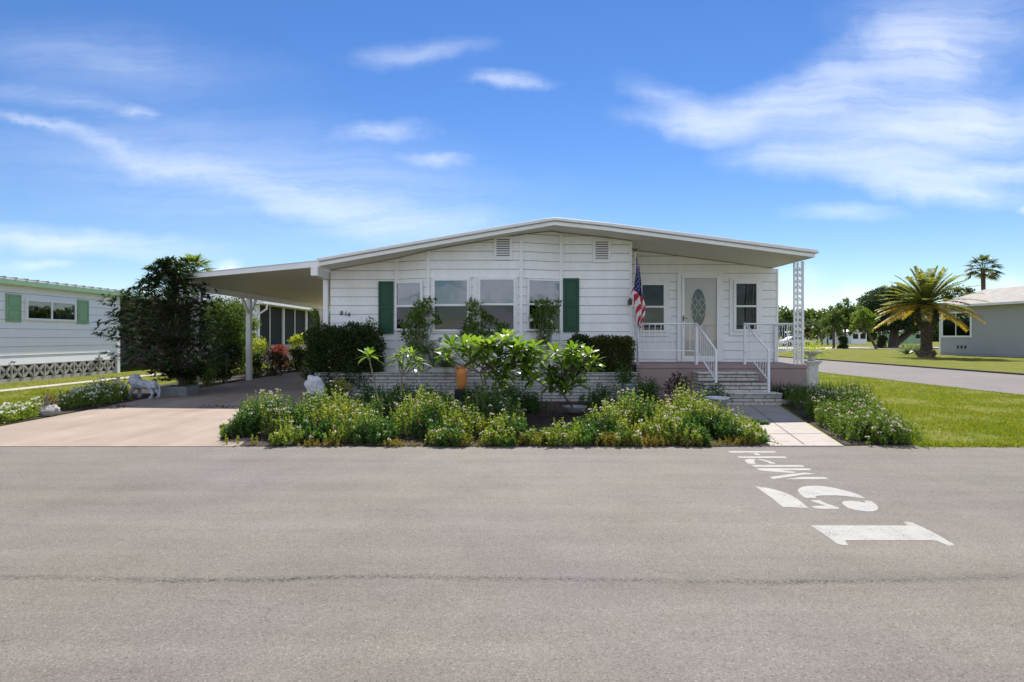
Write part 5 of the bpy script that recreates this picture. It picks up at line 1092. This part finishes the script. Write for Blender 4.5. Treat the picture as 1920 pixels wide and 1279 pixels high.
# ================================================================== LEFT NEIGHBOUR
nb = thing('neighbour_home', (-14.8, 15, 0), 'white neighbouring home with pale green shutters and breeze block skirt at the left', 'house')
NX = -14.8; NY0, NY1 = 6.0, 21.3; NZ = 3.0
mb = MB(); mb.box(NX - 6.5, NX - .02, NY0, NY1, .0, NZ); mb.build('wall', 'neigh', nb)
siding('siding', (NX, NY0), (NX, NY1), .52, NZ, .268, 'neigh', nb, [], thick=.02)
mb = MB(); mb.box(NX - 6.8, NX + .30, NY0 - .2, NY1 + 8, NZ + .02, NZ + .06); rf = mb.build('roof', 'roofmetal', nb)
mb = MB(); y = NY0
while y < NY1 + 8: mb.box(NX - 6.7, NX + .31, y, y + .06, NZ + .06, NZ + .10); y += .38
mb.build('roof_ribs', 'boxgrey', rf)
mb = MB(); mb.box(NX + .26, NX + .30, NY0 - .2, NY1 + 8, NZ - .12, NZ + .018); mb.build('fascia', 'lightgreen', rf)
mb = MB(); mb.box(NX + .02, NX + .26, NY0 - .2, NY1 + 8, NZ - .012, NZ + .015); mb.build('soffit', 'neigh', rf)
for yq in (NY1 - .02, NY1 + 7.8): mb = MB(); mb.box(NX - .05, NX + .07, yq, yq + .14, 0, NZ - .015); mb.build('post', 'neigh', nb)
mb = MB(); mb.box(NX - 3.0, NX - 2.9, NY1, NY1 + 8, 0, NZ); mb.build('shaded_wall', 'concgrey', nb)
Tn = frameT((NX, 0), (NX, 40)) ; s0, s1 = -NX * F / (957 - 49), -NX * F / (957 - 137)
window((NX, 0), (NX, 40), s0, s1, 1.93, 2.46, None, .07, .0, parent=nb, split=-NX * F / (957 - 94), inner=lambda T, w, a, b, c, d, m: pleats(T, w, (a + b) / 2, b - .05, c + .02, d - .02, 'blind', 'blind'))
for a, b in ((9, 37.5), (143.5, 164.5)):
    shutter(0, 0, 0, 0, 0, 'lightgreen', nb, T=Tn, s=(-NX * F / (957 - a), -NX * F / (957 - b), 1.80, 2.62))
# breeze blocks
sk = MB(Tn); bh = .38; z0 = .12; w_ = .40; s = NY0
sk.box(NY0, NY1 - .02, -.02, .03, 0, .12); sk.box(NY0, NY1 - .02, -.02, .03, .12 + bh, .52)
while s < NY1 - .4:
    sk.box(s - .016, s + .016, .0, .05, z0, z0 + bh)
    c_ = (s + w_ / 2, z0 + bh / 2)
    for (dx, dz) in ((-1, -1), (1, -1), (1, 1), (-1, 1)):
        e = (c_[0] + dx * w_ / 2, c_[1] + dz * bh / 2); t_ = .014; nx, nz_ = -dz, dx
        sk.add([(c_[0] - nx * t_, .012, c_[1] - nz_ * t_), (c_[0] + nx * t_, .012, c_[1] + nz_ * t_), (e[0] + nx * t_, .012, e[1] + nz_ * t_), (e[0] - nx * t_, .012, e[1] - nz_ * t_), (c_[0] - nx * t_, .042, c_[1] - nz_ * t_), (c_[0] + nx * t_, .042, c_[1] + nz_ * t_), (e[0] + nx * t_, .042, e[1] + nz_ * t_), (e[0] - nx * t_, .042, e[1] - nz_ * t_)],
               [(0, 1, 2, 3), (7, 6, 5, 4), (0, 4, 5, 1), (1, 5, 6, 2), (2, 6, 7, 3), (3, 7, 4, 0)])
    for k in range(8):
        a0 = k * math.pi / 4 + math.pi / 8
    for (ax, az) in ((0, 1), (0, -1), (1, 0), (-1, 0)):        # petal arcs
        m0 = (c_[0] + ax * w_ / 2 * .96, c_[1] + az * bh / 2 * .96); 
        if az: sk.tube([(c_[0] - .12, .027, m0[1] - az * .01), (c_[0], .027, c_[1] + az * .07), (c_[0] + .12, .027, m0[1] - az * .01)], .011, 4)
        else: sk.tube([(m0[0] - ax * .01, .027, c_[1] - .12), (c_[0] + ax * .07, .027, c_[1]), (m0[0] - ax * .01, .027, c_[1] + .12)], .011, 4)
    s += w_
sk.build('breeze_block_skirt', 'block', nb)
mb = MB(Tn); mb.box(NY0, NY1 - .03, -.019, -.012, .121, .499); mb.build('skirt_backing', 'dark', nb)
mb = MB(Tn); yy = -NX * F / (957 - 181); mb.box(yy - .1, yy + .1, .03, .16, .50, .62); mb.tube([(yy, .1, .4), (yy, .1, .7)], .03, 8); mb.tube([(-NX * F / (957 - 20), .02, .62), (-NX * F / (957 - 20), .12, .6)], .03, 8); mb.build('utility_box', 'concgrey', nb)
# screened building beyond the carport
sbd = thing('screened_building', (-13.5, 30, 0), 'low white building with dark screened porch and gutter beyond the carport', 'building')
BX, BY0, BY1, BZ = -12.0, 26.8, 36.5, 2.88
mb = MB(); mb.box(-19, BX - .15, BY0 + .15, BY1, 0, BZ - .02); mb.build('screen_wall', 'screen', sbd)
mb = MB(); mb.box(BX - .15, BX - .02, BY0, BY1, 0, .95); mb.box(-19, BX - .16, BY0 - .0, BY0 + .13, 0, .95); mb.build('knee_wall', 'pink', sbd)
for bb_ in [(BX - .14, BX - .04, y - .06, y + .06, .951, BZ) for y in (30.2, 33.6, BY1 - .1)] + [(BX - .10, BX - .06, y - .02, y + .02, .951, BZ) for y in (28.5, 31.8)] + [(BX - .34, BX + .02, BY0 - .02, BY0 + .34, 0, BZ)] + [(x - .06, x + .06, BY0, BY0 + .12, .951, BZ) for x in (-14.0, -15.8, -17.6)]:
    mb = MB(); mb.box(*bb_); mb.build('post', 'white', sbd)
mb = MB(); mb.box(-19.4, BX + .4, BY0 - .4, BY1 + .3, BZ + .02, BZ + .16); rf = mb.build('roof', 'roofmetal', sbd)
mb = MB(); mb.box(BX + .40, BX + .52, BY0 - .4, BY1 + .3, BZ + .03, BZ + .17); mb.tube([(BX + .46, BY0 + .1, BZ + .04), (BX + .44, BY0 + .1, BZ - .2), (BX + .08, BY0 + .1, BZ - .45), (BX + .06, BY0 + .1, .1)], .05, 8); mb.build('gutter', 'white', sbd)
mb = MB(); mb.prism([(-19.4, BZ + .165), (BX + .3, BZ + .165), (-15.5, BZ + 1.0)], BY0 + 1, BY1); mb.build('upper_roof', 'roofmetal', sbd)

# ================================================================== TREES
def tree(name, label, px, Y, ytop, ybot, hwpx, m, n=9, ll=.16, dens=90, group=None, lean=0, trunk=None, cat='tree', tr=.14, seed=0, bare=.0):
    rs = random.Random(seed + int(px * 7)); x = XA(px, Y); zt, zb = ZA(ytop, Y), ZA(ybot, Y); w_ = hwpx * Y / F
    o = thing(name, (x + lean, Y, 0), label, cat, group); cl = []
    for i in range(n):
        t = (i + .5) / n; z = zb + (zt - zb) * t; rw = w_ * math.sin(math.pi * (.22 + .68 * t)) ** .8
        a = i * 2.4 + rs.uniform(-.4, .4); q = rs.uniform(.35, .85)
        cl.append((x + math.cos(a) * rw * q, Y + math.sin(a) * rw * q, z, rw * rs.uniform(.34, .52)))
    cl.append((x, Y, (zt + zb) / 2, w_ * .5))
    s = MB(); b = Vector((x + lean, Y, 0)); f = Vector((x + lean * .15, Y, zb * .8 + zt * .2)); s.tube([b, b.lerp(f, .5) + Vector((rs.uniform(-.1, .1), 0, 0)), f], [tr * 1.25, tr, tr * .8], 8)
    for c in cl: e = Vector(c[:3]); s.tube([f - Vector((0, 0, rs.uniform(0, .25) * (f.z))), f.lerp(e, .55) + Vector((0, 0, .1)), e], [tr * .6, tr * .35, tr * .12], 5)
    s.build('trunk', 'bark', o)
    P, Dn = blob_points(cl, dens, .2); k = len(P); mb = MB(); leaves(mb, P + RN.normal(0, .12, (k, 3)) * ll * 3, unit(Dn * .4 + rdir(k)), jit(ll, k, .4), jit(ll * .55, k, .3), .2); mb.build('crown', m, o)
    return o
G1 = 'trees across the far lawn'
tree('street_tree', 'bushy green tree standing nearest the porch column beyond the side road', 1563, 68, 575, 628, 20, 'tree', 10, .26, 900, G1)
tree('street_tree', 'bushy green tree with two straight trunks left of the leaning tree', 1585, 70, 560, 626, 24, 'tree', 12, .26, 900, G1)
tree('street_tree', 'leaning trunk tree with a crown of fine leaves before the white far homes', 1618, 66, 575, 622, 22, 'treebr', 10, .24, 900, G1, lean=1.6)
oak = tree('oak_tree', 'large dark live oak with a thick leaning limb behind the date palm', 1675, 72, 545, 612, 70, 'oak', 22, .30, 1000, G1, tr=.5)
mb = MB(); mb.tube([W(1678, 645, 72), W(1692, 634, 72), W(1712, 618, 71.5), W(1728, 600, 71)], [.5, .42, .34, .2], 8); mb.build('limb', 'bark', oak)
tree('oak_tree', 'wispy dark oak crown rising behind the bushy green trees', 1650, 78, 535, 600, 26, 'oak', 9, .26, 500, G1)
tree('oak_tree', 'dark tree crown showing between the date palm and the grey house', 1800, 66, 540, 610, 34, 'oak', 12, .28, 700, G1)
for i, (px, Y, yt, hw, lab) in enumerate([(1466, 105, 597, 12, 'far tree just right of the white wall corner, seen under the porch roof'), (1492, 100, 607, 16, 'far low tree behind the scrolled porch column'), (1513, 105, 602, 14, 'far tree just right of the scrolled porch column'), (1532, 96, 598, 14, 'far tree beside the wooden utility pole'), (1552, 100, 606, 14, 'far low tree between the utility pole and the bushy green trees')]):
    tree('distant_tree', lab, px, Y, yt, 634, hw, 'tree' if i % 2 else 'oak', 7, .4, 420, 'distant treeline')
tree('garden_tree', 'green tree behind the neighbouring roof beyond the potted dark tree', 395, 42, 560, 600, 50, 'treebr', 10, .2, 520)
tree('garden_tree', 'dark tree behind the screened building at the end of the carport', 575, 44, 560, 610, 45, 'tree', 10, .22, 520)
sheet_wood = MB(); 
cl = [(XA(px, 170), 170 + random.uniform(-5, 5), 3.2 + random.uniform(0, 3.0), (5.0, 4.0, 4.5)) for px in range(1380, 2050, 22)] + [(XA(px, 150), 150, 3 + random.uniform(0, 2), (5, 4, 4)) for px in range(-120, 640, 24)]
P, Dn = blob_points(cl, 90, .3); k = len(P); leaves(sheet_wood, P, unit(Dn * .4 + rdir(k)), jit(1.0, k, .4), .6, .2)
tag(sheet_wood.build('far_woods', 'tree'), 'low band of dark green woods along the horizon', 'woods', None, 'stuff')

# date palm
Yp = 37.5; px_, base = 1737, (XA(1737, Yp), Yp, 0)
dp = thing('date_palm', base, 'stout date palm with green and yellowed fronds on the lawn before the grey house', 'palm tree'); sc1 = Yp / F
mb = MB(); zc = ZA(572, Yp); mb.lathe([(.50, 0), (.46, .26), (.28, .40), (.22, .7), (.22, 1.6), (.34, 1.95), (.50, 2.35), (.54, 2.8), (.48, zc - .1), (.3, zc + .15)], base, 20)
for i in range(240):                       # boots
    z = .1 + (zc - .1) * (i / 240); a = i * 2.399; r_ = np.interp(z, [0, .26, .40, .7, 1.6, 1.95, 2.35, 2.8, zc], [.50, .46, .28, .22, .22, .34, .50, .54, .48]); c, s_ = math.cos(a), math.sin(a)
    mb.tube([(base[0] + c * r_ * .92, Yp + s_ * r_ * .92, z), (base[0] + c * (r_ + .10), Yp + s_ * (r_ + .10), z + .14)], [.07, .04], 5)
mb.build('trunk', 'palmbark', dp)
a, b = MB(), MB(); top = (base[0], Yp, zc)
fronds(a, b, top, 58, 3.2, (.22, 1.5), .33, .50, .048, 48, rr=.03, droop=.15); a.build('fronds', 'palmleaf', dp); b.build('frond_stems', 'greenstem', dp)
a, b = MB(), MB(); fronds(a, b, top, 18, 3.0, (-.12, .25), .34, .50, .055, 40, rr=.03, droop=.3); a.build('old_fronds', 'palmold', dp); b.build('old_frond_stems', 'palmold', dp)
n = 1500; P = np.array([base[0], Yp, 2.85]) + unit(RN.normal(0, 1, (n, 3))) * np.array([.62, .62, .95]) * RN.uniform(.8, 1.1, (n, 1)); a = MB(); leaves(a, P, unit(rdir(n)), jit(.2, n), .08); a.build('trunk_ferns', 'oak', dp)
# fan palms
def fan_palm(px, Y, ytop, ybase, hw, label, nf=26, group=None, m='sabal', crown=None):
    x = XA(px, Y); zt = ZA(ytop, Y); r = hw * Y / F; o = thing('fan_palm', (x, Y, 0), label, 'palm tree', group); zc = zt - r * .85
    mb = MB(); mb.tube([(x, Y, 0), (x + .1, Y, zc * .5), (x, Y, zc)], [.24, .19, .2], 10); mb.build('trunk', 'palmbark', o)
    a, st = MB(), MB()
    for i in range(nf):
        an = i * 2.399; el = -.5 + 1.9 * (i / nf); d = Vector((math.cos(an) * math.cos(el), math.sin(an) * math.cos(el), math.sin(el))); e = Vector((x, Y, zc)) + d * r * .55; st.tube([(x, Y, zc), tuple(e)], .025, 4)
        k = 16; sp = np.linspace(-1.3, 1.3, k); side = d.cross(Vector((0, 0, 1))).normalized(); upv = side.cross(d)
        D = np.array([list(d * math.cos(t) + side * math.sin(t) - Vector((0, 0, .25))) for t in sp]); strips(a, np.tile(np.array(e), (k, 1)), unit(D), jit(r * .5, k, .1), r * .07, .25, 3)
    a.build('fronds', m, o); st.build('frond_stems', 'greenstem', o); return o
fan_palm(1843, 60, 477, 0, 33, 'tall slender fan palm rising behind the grey house')
fan_palm(362, 38, 475, 0, 46, 'fan palm crown showing above the carport roof edge behind the potted dark tree', 30, m='treebr')
fan_palm(1520, 90, 596, 0, 16, 'distant fan palm behind the far white homes', 16)
# agaves
for px, Y, hh, lab in ((1700, 43, 1.15, 'larger spiky grey green agave left of the date palm'), (1722, 42, .95, 'smaller spiky agave touching the left side of the date palm trunk')):
    o = thing('agave', (XA(px, Y), Y, 0), lab, 'plant', 'agaves by the date palm'); n = 60; mb = MB(); an = RN.uniform(0, 6.28, n); el = RN.uniform(.15, 1.4, n)
    D = np.c_[np.cos(an) * np.cos(el), np.sin(an) * np.cos(el), np.sin(el)]; strips(mb, np.tile(np.array([XA(px, Y), Y, .05]), (n, 1)), D, jit(hh * 1.05, n, .15), .11, .12, 3, prof=[1, .9, .6, .05]); mb.build('leaves', 'agave', o)
for px, Y, lab in ((1581, 66, 'round dark bush at the foot of the bushy green trees'), (1652, 68, 'low dark bush at the foot of the live oak')): loose('lawn_bush', lab, px, Y, 632, 9, 'oak', 500, .2, .1)

# ================================================================== RIGHT GREY HOUSE
GA, GB = (33.0, 43.6), (34.9, 30.3)
gh = thing('grey_house', (*GA, 0), 'grey sided house with shingle roof at the right edge beyond the side road', 'house'); GZ = 3.75
dx, dy = GB[0] - GA[0], GB[1] - GA[1]; Lg = math.hypot(dx, dy); d = (dx / Lg, dy / Lg); n_ = (d[1], -d[0])   # outward faces the camera side
inn = (-n_[0], -n_[1])
q = [(GA[0] + inn[0] * .01, GA[1] + inn[1] * .01), (GB[0] + inn[0] * .01, GB[1] + inn[1] * .01), (GB[0] + inn[0] * 9, GB[1] + inn[1] * 9), (GA[0] + inn[0] * 9, GA[1] + inn[1] * 9)]
ar = sum(q[i][0] * q[(i + 1) % 4][1] - q[(i + 1) % 4][0] * q[i][1] for i in range(4)); q = q if ar > 0 else q[::-1]
mb = MB(); mb.slab(q, 0, GZ - .02); mb.build('wall', 'greysiding', gh)
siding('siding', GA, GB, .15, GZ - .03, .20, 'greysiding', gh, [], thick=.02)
Tg = frameT(GA, GB)
mb = MB(Tg); mb.box(-.5, Lg + .5, -5.0, .55, 0, .001); 
mb = MB(Tg); ov = .55; mb.add([(-.5, ov, GZ - .05), (Lg + .5, ov, GZ - .05), (Lg + .5, -4.5, GZ + 1.35), (-.5, -4.5, GZ + 1.35), (-.5, ov, GZ - .15), (Lg + .5, ov, GZ - .15), (Lg + .5, -4.5, GZ + 1.25), (-.5, -4.5, GZ + 1.25), (-.5, -9.5, GZ - .05), (Lg + .5, -9.5, GZ - .05)],
       [(0, 1, 2, 3), (7, 6, 5, 4), (0, 4, 5, 1), (3, 2, 9, 8), (0, 3, 7, 4), (1, 5, 6, 2)]); mb.build('roof', 'shingle', gh)
mb = MB(Tg); mb.box(-.5, Lg + .5, ov + .002, ov + .03, GZ - .20, GZ - .04); mb.box(-.02, .10, .0, .05, 0, GZ - .16); mb.box(-.48, Lg + .48, .03, ov, GZ - .175, GZ - .152); mb.build('fascia', 'trim', gh)
mb = MB(Tg); mb.add([(0, .0, GZ - .1), (0, -9, GZ - .1), (0, -4.5, GZ + 1.2), (-.02, .0, GZ - .1), (-.02, -9, GZ - .1), (-.02, -4.5, GZ + 1.2)], [(0, 1, 2), (5, 4, 3)]); mb.build('gable', 'greysiding', gh)
sa, sb2 = on_line(1769, GA, GB), on_line(1820, GA, GB)
window(GA, GB, sa, sb2, 1.45, 3.10, None, .13, 0, parent=gh, split=on_line(1793.5, GA, GB), inner=lambda T, w, a, b, c, d, m: pleats(T, w, a + .05, b - .05, c + .8, d - .05, 'blind', 'blind'))
mb = MB(Tg); sm = on_line(1795, GA, GB); [mb.box(sm + i * .3, sm + i * .3 + .12, .02, .05, .50, .72) for i in range(3)]; mb.build('crawl_vents', 'black', gh)

# ================================================================== FAR HOMES, POLE, VEHICLES
def far_home(px0, px1, Y, label, wallm='neigh'):
    x0, x1 = XA(px0, Y), XA(px1, Y); o = thing('distant_home', ((x0 + x1) / 2, Y, 0), label, 'house', 'white homes in the distance')
    mb = MB(); mb.box(x0, x1, Y, Y + 6, 0, 2.35); mb.build('wall', wallm, o)
    mb = MB(); mb.prism([(x0 - .3, 2.352), (x1 + .3, 2.352), ((x0 + x1) / 2, 2.9)], Y - .3, Y + 6.3); mb.build('roof', 'roofmetal', o)
    k = max(2, int((x1 - x0) / 2.4))
    for i in range(k):
        c = x0 + (x1 - x0) * (i + .5) / k; b = MB(); b.box(c - .5, c + .5, Y - .05, Y - .01, 1.0, 1.95); w = b.build('window', 'dark', o); f = MB(); f.box(c - .58, c + .58, Y - .07, Y - .052, 1.95, 2.03); f.box(c - .58, c + .58, Y - .07, Y - .052, .92, 1.0); f.build('frame', 'trim', w)
    return o
far_home(1550, 1592, 112, 'long white far home behind the trunks of the bushy green trees')
far_home(1597, 1625, 108, 'white far home showing left of the live oak trunk')
far_home(1680, 1735, 118, 'far home partly hidden by the agaves and the date palm', 'lightgreen')
far_home(1500, 1536, 116, 'far home behind the white car and the utility pole')
up_ = thing('utility_pole', (XA(1541, 82), 82, 0), 'weathered wooden utility pole in the distance right of the porch column', 'pole')
mb = MB(); mb.tube([(XA(1541, 82), 82, 0), (XA(1541, 82), 82, ZA(595, 82))], [.14, .10], 8); mb.build('shaft', 'wood', up_); mb = MB(); mb.box(XA(1541, 82) - .5, XA(1541, 82) + .5, 81.86, 81.9, ZA(600, 82), ZA(600, 82) + .1); mb.build('crossarm', 'wood', up_)
def car(px, Y, label, bodym='white'):
    x = XA(px, Y); o = thing('parked_car', (x, Y, 0), label, 'car')
    prof = [(-2.1, .28), (2.1, .28), (2.12, .62), (1.95, .82), (1.15, .93), (.62, 1.38), (-.85, 1.42), (-1.55, .98), (-2.05, .9), (-2.14, .55)]
    mb = MB(); mb.prism([(x + a, b) for a, b in prof], Y - .85, Y + .85); mb.build('body', bodym, o, bevel=.05)
    mb = MB(); mb.prism([(x + a, b) for a, b in ((-1.3, .98), (.95, .95), (.55, 1.31), (-.80, 1.35))], Y - .862, Y + .862); mb.build('windows', 'dark', o)
    for dx_ in (-1.35, 1.3):
        for sy in (-.80, .80): mb = MB(); mb.T = lambda a, b, c, dx_=dx_, sy=sy: (x + dx_ + a, Y + sy + c, .32 + b); mb.lathe([(.01, -.09), (.3, -.09), (.32, -.06), (.32, .06), (.3, .09), (.01, .09)], (0, 0, 0), 18); w = mb.build('wheel', 'tyre', o); r2 = MB(); r2.T = mb.T; r2.lathe([(.01, -.1), (.18, -.1), (.18, .1), (.01, .1)], (0, 0, 0), 14); r2.build('rim', 'concgrey', w)
    return o
car(1492, 84, 'white car parked in the distance, seen through the scrolled porch column')
